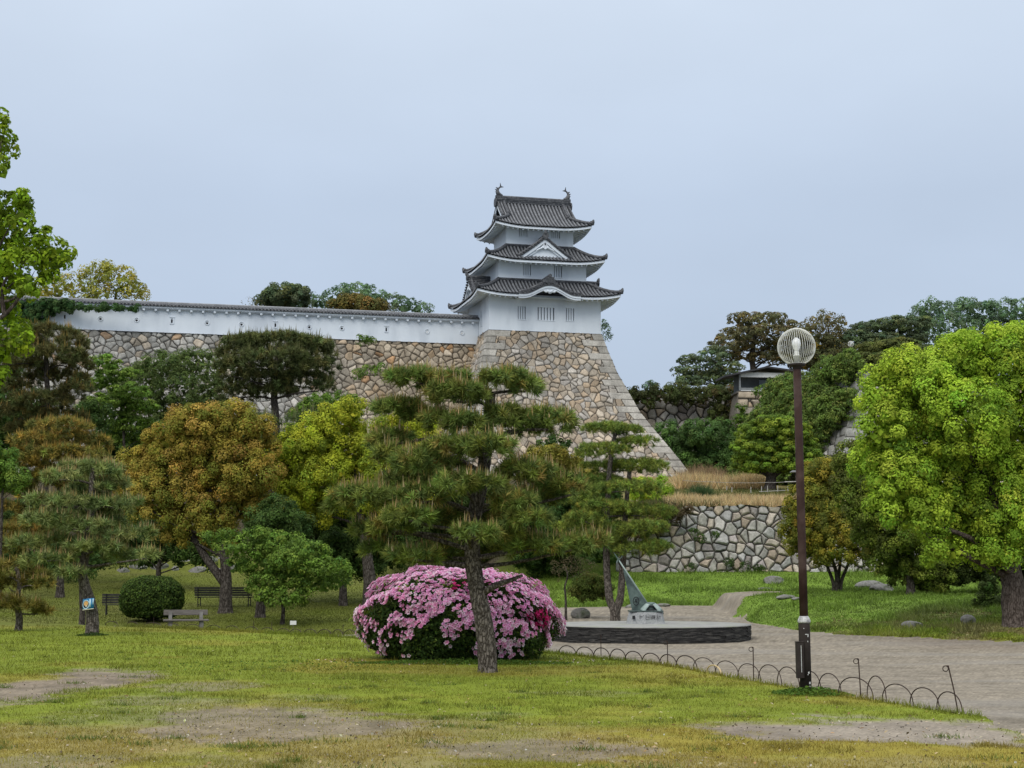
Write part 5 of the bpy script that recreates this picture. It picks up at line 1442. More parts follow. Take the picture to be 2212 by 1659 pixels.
plant('leaning_tree', 'dark green leaning tree between the olive tree and the camphor', 'tree', 60.5, 1966, pads("1850,1000,44 1895,1035,48 1835,1045,36 1880,1090,48 1930,1095,50 1890,1145,46 1950,1155,56 1915,1205,44 1990,1210,52 1845,1085,34 2010,1160,44 1955,1230,40 2020,1240,40"),
      'puff', [((0.137, 0.188, 0.033), 3), ((0.212, 0.265, 0.042), 2.5), ((0.091, 0.110, 0.028), 2)], leaf=.11, pr=.28, per=22, trunk=[(1966, 1258), (1952, 1215), (1935, 1170), (1910, 1100)], tr=.2, limb_n=12, spread=.7, fill=1)
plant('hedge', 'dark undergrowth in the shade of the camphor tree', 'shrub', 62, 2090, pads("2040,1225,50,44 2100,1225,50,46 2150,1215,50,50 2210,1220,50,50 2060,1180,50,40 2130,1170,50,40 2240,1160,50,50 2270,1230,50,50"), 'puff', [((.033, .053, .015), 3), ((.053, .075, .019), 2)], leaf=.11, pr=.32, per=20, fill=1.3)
plant('pale_shrub', 'small pale green shrub at the camphor tree foot', 'shrub', 52, 2150, pads("2145,1285,22,16 2125,1300,18,12 2160,1305,20,14 2140,1265,16,12"), 'puff', [((.075, .112, .027), 3), ((.135, .180, .053), 1.5), ((.053, .075, .021), 2)], leaf=.10, pr=.2, per=14, fill=.6)
plant('pale_shrub', 'yellow leaved sprig beside the leaning dark tree', 'shrub', 62, 2012, pads("2010,1258,26,14 2030,1250,16,12"), 'puff', [((.240, .255, .060), 2), ((.120, .135, .030), 2)], leaf=.10, pr=.2, per=10, fill=.2)

# overhanging branches at the top left: a tree standing just outside the frame
plant('overhanging_tree', 'light green leafy branches reaching in at the left edge against the sky', 'tree', 25, -300, pads(
    "-4,268,22,24 4,312,30,44 0,368,20,22 47,428,16,12 15,446,44,22 38,486,28,28 5,500,40,30 15,545,44,26 98,522,34,24 75,545,38,22 130,550,26,20 38,565,46,26 100,595,18,12 64,622,28,17 30,608,28,18 15,668,20,14 -10,640,30,30 "
    "24,712,42,20 46,742,24,18 4,770,18,14 0,812,13,17 -40,560,60,40 -50,450,50,50 -40,720,40,30 52,452,22,16 118,570,26,14"),
    'puff', [((.255, .375, .022), 4), ((.180, .270, .022), 3), ((.112, .165, .018), 2)], leaf=.095, pr=.105, per=9, asp=.62, trunk=[(-300, 1300), (-290, 1100), (-260, 900), (-200, 760)], tr=.3, bark='camphor_bark', limb_n=0, spread=.5, deep=1.0, dens=.8, fill=.06, hole=.33, bot=-1,
    extra=lambda mb, b: [mb.tube(spline([p - b for p in px_path(pp, 25)], 4), [r0 * (1 - .06 * i) for i in range(4 * (len(pp) - 1) + 1)][:4 * (len(pp) - 1) + 1], 7, True, .1) for pp, r0 in (
        ([(-210, 800), (-60, 720), (10, 680), (50, 630), (75, 585)], .07), ([(10, 680), (5, 640), (15, 600), (60, 570), (100, 545)], .045), ([(-60, 720), (-20, 660), (30, 645), (70, 600)], .04), ([(-210, 800), (-80, 640), (-20, 560), (10, 510), (40, 450)], .05),
        ([(60, 572), (90, 562), (125, 560)], .02), ([(5, 640), (20, 620), (30, 610)], .02), ([(-210, 800), (-100, 500), (-20, 400), (4, 300)], .05), ([(-100, 780), (-20, 740), (40, 730)], .03))])

# ------------------------------------------------------------------ azalea and clipped bush
def mound_points(n, R, low=-.35, p=2.6):
    d = runit(n * 2); d = d[d[:, 2] > low][:n]
    k = (np.abs(d) ** p).sum(1) ** (-1 / p)
    return d, d * k[:, None] * R

def azalea():
    D = 29.6; b = Vector((XD(992, D, .6), D, 0.0)); root = empty('azalea_bush', b)
    tag(root, 'big rounded azalea bush covered with pink blossoms', 'azalea')
    R = np.array([2.0, 1.45, 1.10]); zc = .60
    def shape(d, pts):
        lump = fbm(d[:, 0] * 2.6 + 3, d[:, 2] * 2.6 + d[:, 1] * 2, 1.0, 201, 4)
        s = .94 + .42 * (lump - .5) - .07 * np.exp(-((d[:, 0] - .12) / .16) ** 2) * (d[:, 2] > .4)
        q = pts * s[:, None]; q[:, 2] += zc
        under = q[:, 2] < .45
        q[:, 0] = np.where(under, q[:, 0] * (.86 + .14 * np.clip(q[:, 2] / .45, 0, 1)), q[:, 0])
        return q, lump
    d, pts = mound_points(30000, R, -.62, 2.25)
    d = d[(d[:, 1] < .35) | (rng.random(len(d)) < .4)] if False else d
    q, lump = shape(d, pts)
    q = q * np.random.default_rng(5).uniform(.84, 1.0, (len(q), 1)); q = q[q[:, 2] > .02]; d = d[:len(q)]
    nn = nrmz(q - [0, 0, .5]); nn = nrmz(nn + .8 * runit(len(q)))
    V, Fc, C = leaf_quads(q, nn, rng.uniform(.05, .085, len(q)), .5, pick_cols([((.04, .072, .018), 4), ((.065, .105, .022), 2), ((.12, .18, .03), .6)], len(q)))
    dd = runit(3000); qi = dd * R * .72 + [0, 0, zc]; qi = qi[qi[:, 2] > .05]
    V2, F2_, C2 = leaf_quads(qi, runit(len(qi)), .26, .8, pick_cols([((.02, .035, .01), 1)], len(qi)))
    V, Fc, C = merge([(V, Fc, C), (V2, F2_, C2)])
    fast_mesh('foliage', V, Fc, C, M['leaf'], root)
    # blossoms: five spreading petals round a deep pink throat, gathered in trusses
    d, pts = mound_points(11000, R, -.62, 2.25); q, lump = shape(d, pts)
    dens = fbm(q[:, 0] * 1.4 + 7, q[:, 2] * 1.8 + q[:, 1] + 2, .34, 211, 3)
    want = np.clip(.47 + .22 * (q[:, 2] - .75) + .05 * q[:, 0], .24, .70)
    keep = (dens > 1 - want - .06) & (q[:, 2] > .1)
    low = (q[:, 2] < .62) & (q[:, 0] < .9); keep &= ~(low & (rng.random(len(q)) < .42))
    q, d = q[keep], d[keep]; n = len(q)
    nrm = nrmz((q - [0, 0, .35]) / R + .35 * runit(n))
    q = q + nrm * rng.uniform(.0, .09, (n, 1))
    t = nrmz(np.cross(nrm, runit(n))); bt = np.cross(nrm, t)
    s = rng.uniform(.030, .046, n)
    base = pick_cols([((.74, .41, .58), 5), ((.68, .31, .50), 3), ((.78, .53, .65), 3.5), ((.80, .68, .71), 1.5)], n, .06)
    tint = fbm(q[:, 0], q[:, 2], .8, 220)[:, None]; base = base * (.9 + .25 * tint)
    mag = (((q[:, 0] - 1.55) / .26) ** 2 + ((q[:, 2] - .80) / .2) ** 2 < rng.random(n) * 1.3) | ((np.abs(q[:, 0] - .02) < .12) & (np.abs(q[:, 2] - 1.42) < .09))
    base[mag & (q[:, 1] < 0)] = (.62, .02, .20)
    wht = ((np.abs(q[:, 0]) > 1.9) & (rng.random(n) < .5)) | ((q[:, 2] < .45) & (rng.random(n) < .35)); base[wht & ~mag] = (.78, .72, .70)
    VV, CC, FF = [], [], []
    for k in range(5):
        a = 2 * math.pi * k / 5 + rng.uniform(0, .3, n)
        e = t * np.cos(a)[:, None] + bt * np.sin(a)[:, None]
        f = t * np.cos(a + 1.57)[:, None] + bt * np.sin(a + 1.57)[:, None]
        w = s[:, None]
        p0 = q - nrm * w * .45; pm = q + e * w * .62; pt = q + e * w * 1.08 + nrm * w * .12
        V4 = np.stack([p0, pm - f * w * .46, pt, pm + f * w * .46], 1)
        c = np.stack([base * np.array([.72, .25, .5]), base, np.minimum(base * 1.12 + .07, .85), base], 1)
        if k == 0: c[:, 0] = np.array([.42, .02, .12]); c[:, 1] *= np.array([.85, .45, .6])
        VV.append(V4.reshape(-1, 3)); CC.append(c.reshape(-1, 3))
    V = np.concatenate(VV); C = np.concatenate(CC)
    o = fast_mesh('blossoms', V, np.arange(len(V)).reshape(-1, 4), C, M['petal'], root); o['kind'] = 'stuff'
    mb = MB()
    for i in range(14):
        a = random.uniform(0, 6.28); r = random.uniform(.1, .9)
        mb.tube(spline([(.2 * math.cos(a), .2 * math.sin(a), -.05), (.6 * r * math.cos(a), .5 * r * math.sin(a), .45), (1.3 * r * math.cos(a), 1.0 * r * math.sin(a), .95)], 4), [.03, .027, .025, .022, .02, .017, .014, .011, .008], 5)
    mb.build('stems', M['bark'], root)
    # bright young leaf sprigs poking out
    P_, N_ = [], []
    for c in ((-1.72, -.5, .95), (-1.35, -.6, 1.25), (.85, -.3, 1.62), (1.05, -.4, 1.55), (-.15, -1.0, 1.35), (-1.0, -.9, 1.30), (-1.95, -.2, .75), (.35, -.4, 1.66)):
        P_.append(np.array(c) + rng.normal(0, .08, (24, 3))); N_.append(runit(24) + [0, 0, .5])
    P_ = np.concatenate(P_); N_ = nrmz(np.concatenate(N_))
    V, Fc, C = leaf_quads(P_, N_, .085, .45, pick_cols([((.17, .25, .03), 1)], len(P_)))
    fast_mesh('young_leaves', V, Fc, C, M['leaf'], root)
azalea()

def clipped(name, label, D, px, py, rx, rz, cols, cat='bush', leaf=.10, n=16000):
    c = P(px, py, D); b = Vector((c.x, D, hz(c.x, D))); root = empty(name, b); tag(root, label, cat)
    R = np.array([rx * D / F, rx * D / F * .9, rz * D / F]); zc = c.z - b.z
    d, pts = mound_points(n, R, -.8, 2.5)
    lump = fbm(d[:, 0] * 6, d[:, 2] * 6 + d[:, 1] * 4, 1.0, 231, 3)
    q = pts * (.93 + .14 * (lump - .5))[:, None] * rng.uniform(.88, 1.03, (len(d), 1)) + [0, 0, zc]
    k = q[:, 2] > .03; q, d = q[k], d[k]
    V, Fc, C = leaf_quads(q, nrmz(d + .8 * runit(len(q)) + [0, 0, .3]), rng.uniform(.7, 1.2, len(q)) * leaf, .55, pick_cols(cols, len(q)))
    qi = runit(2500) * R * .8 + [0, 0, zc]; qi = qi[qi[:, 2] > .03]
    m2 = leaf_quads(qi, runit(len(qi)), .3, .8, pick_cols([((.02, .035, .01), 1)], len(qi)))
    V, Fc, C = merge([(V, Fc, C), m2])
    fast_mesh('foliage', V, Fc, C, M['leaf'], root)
    mb = MB()
    for i in range(9):
        a = random.uniform(0, 6.28)
        mb.tube(spline([(.08 * math.cos(a), .08 * math.sin(a), -.05), (.3 * math.cos(a), .3 * math.sin(a), zc * .6), (.7 * math.cos(a) * R[0], .7 * math.sin(a) * R[1], zc * 1.2)], 3), [.035, .032, .03, .026, .022, .016, .01], 5)
    mb.build('stems', M['bark'], root)
clipped('clipped_bush', 'round clipped evergreen bush between the park benches', 58, 328, 1292, 70, 50, [((.05, .085, .018), 3), ((.075, .12, .022), 2.5), ((.03, .05, .014), 2), ((.11, .16, .03), .8)])

# ------------------------------------------------------------------ street lamps
def street_lamp(base, H, label, near=True, lean=0.0):
    root = empty('street_lamp', base); root.rotation_euler = (0, lean, 0); tag(root, label, 'street lamp')
    s = 1.0
    mb = MB(); mb.lathe([(.078, -.1), (.078, .98), (.070, 1.0)], 24); mb.build('base_tube', M['lamp_base'], root, True)
    mb = MB(); mb.lathe([(.084, .955), (.088, .975), (.084, 1.0), (.068, 1.03), (.060, 1.05)], 24); mb.build('collar', M['lamp_cap'], root, True)
    zt = H - .52
    mb = MB(); mb.lathe([(.058, 1.0), (.056, 1.8), (.055, zt - .03)], 24); mb.build('pole', M['lamp_paint'], root, True)
    mb = MB(); mb.lathe([(.058, zt - .06), (.062, zt - .05), (.062, zt - .02), (.115, zt - .015), (.12, zt + .015), (.10, zt + .02)], 24); mb.build('globe_seat', M['lamp_base'], root, True)
    R = .262; cz = zt + .015 + math.sqrt(R * R - .105 ** 2)
    mb = MB(); nw = 44 if near else 16; th0 = math.asin(.105 / R)
    for k in range(nw):
        a = 2 * math.pi * k / nw
        pts = []
        for i in range(15):
            th = math.pi - th0 - (math.pi - th0 - .13) * i / 14
            pts.append((R * math.sin(th) * math.cos(a), R * math.sin(th) * math.sin(a), cz + R * math.cos(th)))
        mb.tube(pts, .0029 if near else .012, 4, False)
    for th in (.13, math.pi - th0):
        pts = [(R * math.sin(th) * math.cos(2 * math.pi * i / 24), R * math.sin(th) * math.sin(2 * math.pi * i / 24), cz + R * math.cos(th)) for i in range(25)]
        mb.tube(pts, .006 if near else .015, 5, False)
    mb.build('wire_globe', M['wire'], root)
    mb = MB(); mb.lathe([(.042, zt + .01), (.042, zt + .12), (.052, zt + .125), (.052, zt + .135), (.036, zt + .14), (.034, zt + .19)], 16); sk = mb.build('lamp_holder', M['wire'], root, True)
    mb = MB(); mb.lathe([(.030, zt + .18), (.034, zt + .21), (.056, zt + .265), (.062, zt + .30), (.054, zt + .345), (.03, zt + .375), (.02, zt + .385)], 20); mb.build('bulb', M['bulb'], root, True)
    mb = MB(); mb.box(-.135, -.035, -.115, -.02, .22, .70); mb.box(-.14, -.03, -.12, -.015, .70, .712)
    bx = mb.build('switch_box', M['lamp_base'], root, bevel=.004)
    mb = MB(); mb.box(-.075, -.068, -.1165, -.1155, .30, .66); mb.build('paint_streak', M['flake'], bx)
    for x, z, w, h in ((.01, .80, .03, .010), (.035, .77, .012, .04), (.03, .70, .01, .02), (.03, .28, .022, .025), (.04, .14, .026, .03), (.02, .26, .01, .012), (.045, .10, .01, .02), (-.02, .88, .01, .01)):
        y = -math.sqrt(.078 ** 2 - x * x) - .0015; mb = MB(); mb.box(x - w / 2, x + w / 2, y - .001, y + .012, z, z + h); mb.build('paint_flake', M['flake'], root)
    return root
lb = P(1741, 1492, 21.1); street_lamp(Vector((lb.x, 21.1, hz(lb.x, 21.1) - .02)), 5.03, 'tall brown lamp post with a round wire globe beside the gravel', lean=-math.radians(.25))
fb = P(1838, 745, 139); zg = hz(fb.x, 122)
street_lamp(Vector((fb.x, 139, P(1838, 830, 139).z)), P(1838, 737, 139).z - P(1838, 830, 139).z, 'distant small globe lamp on the skyline among dark pines', False)

# ------------------------------------------------------------------ hoop edging
# walk along the lawn edge by frame column
ex = np.linspace(-13.5, 5.28, 1200); ey = fence_D(ex) + .12; ez = hgt(ex, ey); epx, epy = proj(ex, ey, ez)
def edge_at(px):
    x = float(np.interp(px, epx, ex)); y = float(np.interp(px, epx, ey)); return Vector((x, y, hz(x, y)))

def hoop(pa, pb, ztop, label, group, mat='iron', name='fence_hoop', r=.0075):
    a, b = edge_at(pa), edge_at(pb); m = (a + b) / 2
    root_z = m.z
    mb = MB(); pts = []; H = max(.14, ztop - root_z); half = (b - a) / 2
    for i in range(19):
        t = math.pi * i / 18
        k = -math.cos(t); s = math.sin(t) ** .72
        zb = (a.z if k < 0 else b.z) - root_z
        pts.append(Vector((half.x * k, half.y * k, zb * abs(k) * (1 - s) + H * s - .03 * (1 - s))))
    mb.tube(pts, r * (1 if m.y < 26 else 1.35), 6, True)
    o = mb.build(name, M[mat]); o.location = (m.x, m.y, root_z)
    return tag(o, label, 'fence hoop', group)

def fx(z): return 1188 + z * .4629
def fy(z): return 1350 + z * .4629
NEAR = [(42, 122, 97), (122, 205, 103), (203, 280, 107), (280, 355, 112), (350, 432, 123), (430, 515, 132), (512, 592, 138), (588, 688, 143), (668, 775, 153), (772, 882, 168), (876, 984, 181), (972, 1082, 186),
        (1060, 1165, 196), (1165, 1266, 215), (1252, 1360, 226), (1346, 1510, 245), (1480, 1570, 238), (1550, 1696, 276), (1680, 1818, 293), (1805, 1925, 312)]
GH = 'low iron hoops along the lawn edge'
for i, (a, b, t) in enumerate(NEAR):
    pa, pb = fx(a), fx(b); m = (edge_at(pa) + edge_at(pb)) / 2
    zt = P((pa + pb) / 2, fy(t), m.y).z
    if pb < 1440: lab = 'thin dark iron hoop in the low edging between azalea and sundial platform'
    elif pb < 1735: lab = 'rusty iron hoop in the low edging just left of the lamp post'
    else: lab = 'rusty iron hoop in the low edging right of the lamp post'
    if i == 16: lab = 'narrow tall iron hoop standing higher than its neighbours right of the lamp'
    hoop(pa, pb, zt, lab, None if i == 16 else GH)
m = (edge_at(fx(730)) + edge_at(fx(800))) / 2
hoop(fx(732), fx(800), P(fx(765), fy(206), m.y).z, 'pale straw coloured hoop lying low among the dark hoops', None, 'bamboo', 'fence_hoop', .012)
FAR_H = [(227, 255), (272, 299), (310, 350), (355, 389), (400, 433), (446, 477), (487, 516), (528, 558), (563, 592), (598, 627), (626, 652), (656, 684), (686, 716), (718, 741), (742, 770), (770, 800)]
for a, b in FAR_H:
    m = (edge_at(a) + edge_at(b)) / 2
    py = np.interp((a + b) / 2, [227, 330, 500, 600, 800], [1352, 1351, 1355, 1358, 1361])
    hoop(a, b, P((a + b) / 2, py, m.y).z, 'thin dark hoop of the low edging behind the lawn crest, left of the azalea', GH)

def stake(px, pt, pb, lab, group=None, lean=0.0, top=None, loop=True):
    e = edge_at(px); e = e + Vector((0, -.02, 0))
    H = max(.3, P(px, pt, e.y).z - e.z)
    mb = MB(); mb.tube([(0, 0, -.08), (lean * .5, 0, H * .5), (lean, 0, H)], .008, 6)
    if loop:
        R_ = .032
        mb.tube([(lean - R_ + R_ * math.cos(t), 0, H - R_ - .002 + R_ * math.sin(t)) for t in [math.pi / 2 + 2 * math.pi * k / 12 * .95 for k in range(13)]], .006, 5)
        mb.tube([(lean - R_, 0, H - .002), (lean, 0, H)], .006, 5)
    o = mb.build('fence_stake', M['iron']); o.location = e; return tag(o, lab, 'fence stake', group)
GS = 'iron stakes with looped tops along the lawn edge'
stake(fx(238), fy(45), 0, 'thin iron stake in front of the left part of the sundial platform', GS, loop=False)
stake(fx(549), fy(75), 0, 'iron stake with a looped top below the middle of the sundial platform', GS)
stake(fx(950), fy(103), 0, 'iron stake with a looped top left of the lamp post base', GS)
stake(fx(1450), fy(157), 0, 'upright iron stake with a looped top right of the lamp post', GS, lean=-.02)
stake(fx(1908), fy(190), 0, 'leaning iron stake with a looped top at the right end of the edging', GS, lean=-.11)
stake(332, 1340, 0, 'thin stake in the edging between the signed pine and the wooden bench', GS, loop=False)
stake(548, 1345, 0, 'thin stake in the edging behind the lawn, right of the wooden bench', GS, loop=False)
stake(741, 1349, 0, 'thin stake in the edging just left of the azalea', GS, loop=False)
stake(587, 1346, 0, 'thin stake in the edging below the low green maple', GS, loop=False)

# ------------------------------------------------------------------ benches
def bench_wood():
    D = 54.0; X = XD(402, D, .2); b = Vector((X, D, hz(X, D) - .01)); root = empty('wooden_bench', b, math.radians(14)); tag(root, 'weathered grey wooden bench on stubby concrete legs', 'bench')
    mb = MB(); mb.box(-.78, .78, -.28, .20, .40, .46); mb.build('seat', M['wood_grey'], root, bevel=.012)
    mb = MB(); B = Matrix.Translation((0, .30, .60)) @ Matrix.Rotation(math.radians(-12), 4, 'X'); mb.box(-.76, .76, 0, .055, 0, .19, B); mb.build('backrest', M['wood_grey'], root, bevel=.012)
    for s in (-1, 1):
        mb = MB(); B = Matrix.Translation((s * .53, 0, 0))
        mb.prism([(-.22, -.05), (.24, -.05), (.20, .395), (-.20, .395)], B @ Matrix.Rotation(math.radians(90), 4, 'Z') @ Matrix.Translation((0, -.07, 0)), .14)
        mb.build('leg', M['concrete'], root, bevel=.01)
        mb = MB(); B2 = Matrix.Translation((s * .53, .19, .38)) @ Matrix.Rotation(math.radians(-12), 4, 'X'); mb.box(-.06, .06, 0, .10, 0, .34, B2); mb.build('back_support', M['concrete'], root)
bench_wood()

def bench_slat(label, D, px, length, nsup, rot):
    X = XD(px, D, .2); b = Vector((X, D, hz(X, D))); root = empty('slatted_bench', b, rot); tag(root, label, 'bench')
    mb = MB()
    for i in range(4): mb.box(-length / 2, length / 2, .02 + i * .11, .11 + i * .11, .40, .435)
    mb.build('seat', M['black_paint'], root)
    mb = MB()
    for i in range(4):
        B = Matrix.Translation((0, -.03 - i * .018, .47 + i * .10)); mb.box(-length / 2, length / 2, 0, .03, 0, .085, B)
    mb.build('backrest', M['black_paint'], root)
    for i in range(nsup):
        x = -length / 2 + .16 + (length - .32) * i / (nsup - 1)
        mb = MB(); mb.tube([(x, -.02, -.05), (x, -.03, .42), (x, -.115, .86)], .022, 6); mb.tube([(x, .42, -.05), (x, .42, .39)], .022, 6); mb.tube([(x, -.02, .385), (x, .44, .385)], .02, 6); mb.tube([(x, -.02, .1), (x, .42, .1)], .014, 6)
        mb.build('support', M['black_paint'], root)
bench_slat('long black slatted bench partly behind the bronze tree trunk', 67.5, 482, 2.55, 3, math.radians(-3))
bench_slat('short black slatted bench half hidden by the clipped bush', 61.5, 262, 1.5, 2, math.radians(10))

# ------------------------------------------------------------------ sundial on its round platform
PX_, PD_ = XD(1400, 45.9, 0), 45.9
pz = -.345
plat = empty('round_platform', Vector((PX_, PD_, pz))); tag(plat, 'low round platform with a dark stacked slate rim', 'platform')
R0 = 3.02
VV, FF = [], []
mb = MB(); r2 = random.Random(4)
rowsZ = [0]; 
while rowsZ[-1] < .455: rowsZ.append(rowsZ[-1] + r2.uniform(.024, .042))
for j in range(len(rowsZ) - 1):
    z0, z1 = rowsZ[j] + .003, rowsZ[j + 1] - .003; a = r2.uniform(0, .1)
    while a < 2 * math.pi - .02:
        w = r2.uniform(.05, .16); e = min(a + w, 2 * math.pi); ro = R0 + r2.uniform(-.022, .018)
        n = len(mb.v); am = (a + e) / 2
        for r_, z in ((R0 - .2, z0), (ro, z0), (ro, z1), (R0 - .2, z1)):
            for an in (a + .0015, am, e - .0015): mb.v.append((r_ * math.cos(an), r_ * math.sin(an), z))
        for i in range(3):
            for k in range(2):
                q = n + i * 3 + k; mb.f.append((q, q + 1, q + 4, q + 3))
        mb.f.append((n, n + 3, n + 6, n + 9)); mb.f.append((n + 2, n + 11, n + 8, n + 5))
        a = e
mb.build('slate_rim', M['slate'], plat)
mb = MB(); mb.lathe([(R0 - .06, .1), (R0 - .06, .44)], 64); mb.build('core', M['dark'], plat)
mb = MB(); mb.lathe([(R0 + .02, .452), (R0 + .02, .475), (R0 - .3, .48), (.001, .485)], 96, cap=False); mb.build('paved_top', M['paving'], plat, True)

sd_ = empty('sundial', Vector((PX_ - .06, PD_ + .15, pz + .484))); tag(sd_, 'green bronze sundial with a slanting gnomon on a pale granite block', 'sundial')
mb = MB(); k = 24
prof = [(.62, 0), (.60, .05), (.535, .32), (.52, .345)]
for r_, z in prof:
    for i in range(k):
        a = 2 * math.pi * i / k; rough = 1 + random.uniform(-.018, .018)
        sq = (abs(math.cos(a)) ** 5 + abs(math.sin(a)) ** 5) ** (-1 / 5)
        mb.v.append((r_ * math.cos(a) * sq * .92 * rough, r_ * math.sin(a) * sq * .8 * rough, z))
for j in range(3):
    for i in range(k):
        a = j * k + i; b_ = j * k + (i + 1) % k; mb.f.append((a, b_, b_ + k, a + k))
mb.f.append(tuple(3 * k + i for i in range(k)))
gb = mb.build('granite_base', M['granite'], sd_)
FRONT_Y = -.50
mb = MB(); mb.box(-.50, .50, -.43, .43, .3435, .385); mb.build('bronze_slab', noise_mat('dark_bronze', (.03, .042, .04), (.09, .12, .11), 6, .5, .2, 20, .4, .3), sd_, bevel=.008)
mb = MB(); mb.box(-.43, -.35, FRONT_Y - .012, FRONT_Y + .03, .14, .245); mb.build('plaque', M['dark'], gb)
# cut inscription on the front of the block
def strokes(lines, x0, z0, s, r=.009):
    mb = MB()
    for ln in lines:
        mb.tube([(x0 + x * s, FRONT_Y - .004 + (z * s + z0) * .12, z0 + z * s) for x, z in ln], r, 5)
    return mb
glyphs = [([[(.1, 1), (.1, 0)], [(.1, .62), (.8, .72)], [(.85, .9), (.98, .75)]], -.20), ([[(.15, .0), (.15, 1), (.85, 1), (.85, 0), (.15, 0)], [(.15, .5), (.85, .5)]], -.03),
          ([[(.05, .0), (.05, .9), (.4, .9), (.4, .1), (.05, .1)], [(.05, .5), (.4, .5)], [(.5, .8), (1, .8)], [(.75, 1), (.75, .6)], [(.48, .6), (1.02, .6)], [(.5, .38), (1, .38)], [(.85, .55), (.85, .0), (.75, .03)], [(.58, .25), (.65, .15)]], .13),
          ([[(.05, .95), (.4, .95)], [(.0, .75), (.45, .75)], [(.05, .55), (.4, .55)], [(.08, .38), (.38, .38), (.38, .02), (.08, .02), (.08, .38)], [(.55, .6), (1.02, .6)], [(.78, 1), (.78, 0)]], .30)]
mb = MB()
for ln, x0 in glyphs:
    g = strokes(ln, x0 - .02, .135, .135, .006); n = len(mb.v); mb.v += g.v; mb.f += [tuple(n + i for i in f) for f in g.f]
mb.build('inscription', M['dark'], gb)
# gnomon: wedge plate with a rod along its upper edge, leaning up to the left
mb = MB()
A, B_, C_ = (-.42, .385), (-.02, .385), (.0, .62)
tipx, tipz = -.82, 1.84
plate = [(-.40, .386), (-.06, .386), (.02, .60), (-.62, 1.58), (-.655, 1.58)]
mb.prism(plate, Matrix.Translation((0, -.03, 0)), .06); mb.build('gnomon_plate', M['bronze'], sd_)
mb = MB(); mb.tube([(.10, 0, .52), (-.35, 0, 1.21), (-.80, 0, 1.90)], [.028, .026, .02], 10); rod = mb.build('gnomon_rod', noise_mat('pale_bronze', (.17, .22, .2), (.27, .33, .3), 6, .5, spec=.4), sd_, True)
mb = MB(); mb.tube([(-.78, 0, 1.87), (-.93, 0, 2.10)], [.028, .004], 8); mb.tube([(-.80, 0, 1.90), (-.70, 0, 1.95), (-.68, 0, 2.0)], [.012, .012, .03], 6); mb.tube([(-.80, 0, 1.90), (-.84, 0, 1.80)], [.02, .03], 6); mb.build('arrow_tip', M['bronze'], rod)
# ring emblem on the plate
mb = MB(); mb.tube([(-.28 + .085 * math.cos(t), -.034, .66 + .12 * math.sin(t)) for t in [2 * math.pi * i / 20 for i in range(21)]], .011, 6)
for q in ([(-.33, .62), (-.25, .74)], [(-.31, .72), (-.24, .62)], [(-.28, .6), (-.28, .68)]): mb.tube([(x, -.034, z) for x, z in q], .010, 5)
mb.build('emblem', M['dark'], sd_)
# bronze hood with four draped flaps
def flap(cx, cy, a, L_, w):
    mb = MB(); G = []
    for i in range(7):
        t = i / 6; row = []
        for j in range(7):
            s = (j / 6 - .5); x = .10 + L_ * t; y = s * w * (1 + .25 * t); z = .60 - .20 * t ** 1.3 - (s * s) * .26 * (1 + t)
            row.append((cx + x * math.cos(a) - y * math.sin(a), cy + x * math.sin(a) + y * math.cos(a), z))
        G.append(row)
    mb.grid(G); o = mb.build('flap', rod.data.materials[0], sd_, True); so_ = o.modifiers.new('thick', 'SOLIDIFY'); so_.thickness = .02; return o
for a in (math.radians(205), math.radians(335), math.radians(30), math.radians(150)): flap(.16, -.02, a, .24, .24)
mb = MB(); mb.lathe([(.15, .385), (.14, .50), (.16, .56), (.15, .60), (.08, .625), (.001, .63)], 16, (.16, -.02, 0), cap=False); mb.build('hood', M['bronze'], sd_, True)
mb = MB(); mb.tube([(.08, -.18, .52), (.16, -.20, .505), (.24, -.18, .52)], .022, 8); mb.tube([(.04, -.22, .40), (.16, -.26, .40), (.28, -.22, .40)], .026, 6); mb.build('buckle', M['dark'], sd_)

# ------------------------------------------------------------------ rocks
def rock(name, label, c, r, seed, group=None, rot=0.0, mat='rock', cat='rock'):
    rg = np.random.default_rng(seed)
    import bmesh
    bm = bmesh.new(); bmesh.ops.create_icosphere(bm, subdivisions=3, radius=1)
    pl = [(runit1(rg), rg.uniform(.62, .92)) for _ in range(9)]
    for v in bm.verts:
        p = np.array(v.co)
        for nrm, dd in pl:
            e = p @ nrm - dd
            if e > 0: p = p - nrm * e * .92
        p = p * (1 + .05 * (vnoise(p[0] * 4 + 9, p[1] * 4 + p[2] * 5, 1, seed) - .5))
        v.co = p * r
    m = bpy.data.meshes.new(name); bm.to_mesh(m); bm.free(); m.materials.append(M[mat])
    o = link(bpy.data.objects.new(name, m)); o.location = c; o.rotation_euler = (0, 0, rot)
    return tag(o, label, cat, group)
def runit1(rg):
    v = rg.normal(size=3); return v / np.linalg.norm(v)
def grock(label, px, py, D, r, seed, sink=.3, **k):
    x = XD(px, D, hz(0, D)); z = hz(x, D); return rock('rock', label, (x, D, z + r[2] * (1 - sink) - r[2] * .3), np.array(r), seed, **k)
grock('flat grey rock lying in the leaf litter under the camphor', 1972, 1355, 47.5, (.36, .25, .16), 3)
grock('rounded pinkish rock near the foot of the camphor', 2092, 1338, 47.0, (.26, .22, .22), 5)
grock('slanting grey slab on the left tip of the grassy mound', 1698, 1295, 60, (.42, .25, .13), 6, rot=.4)
grock('small flat stone just below the slanting slab', 1722, 1302, 59, (.22, .15, .08), 7)
grock('weathered stump-like rock on the bank right of the olive tree', 1880, 1245, 71, (.75, .5, .35), 8)
grock('dark brown rock below the stump-like rock', 1905, 1265, 68, (.55, .4, .26), 9)
grock('pale boulder beside the bush left of the twin pine', 1254, 1303, 57, (.38, .3, .28), 10)
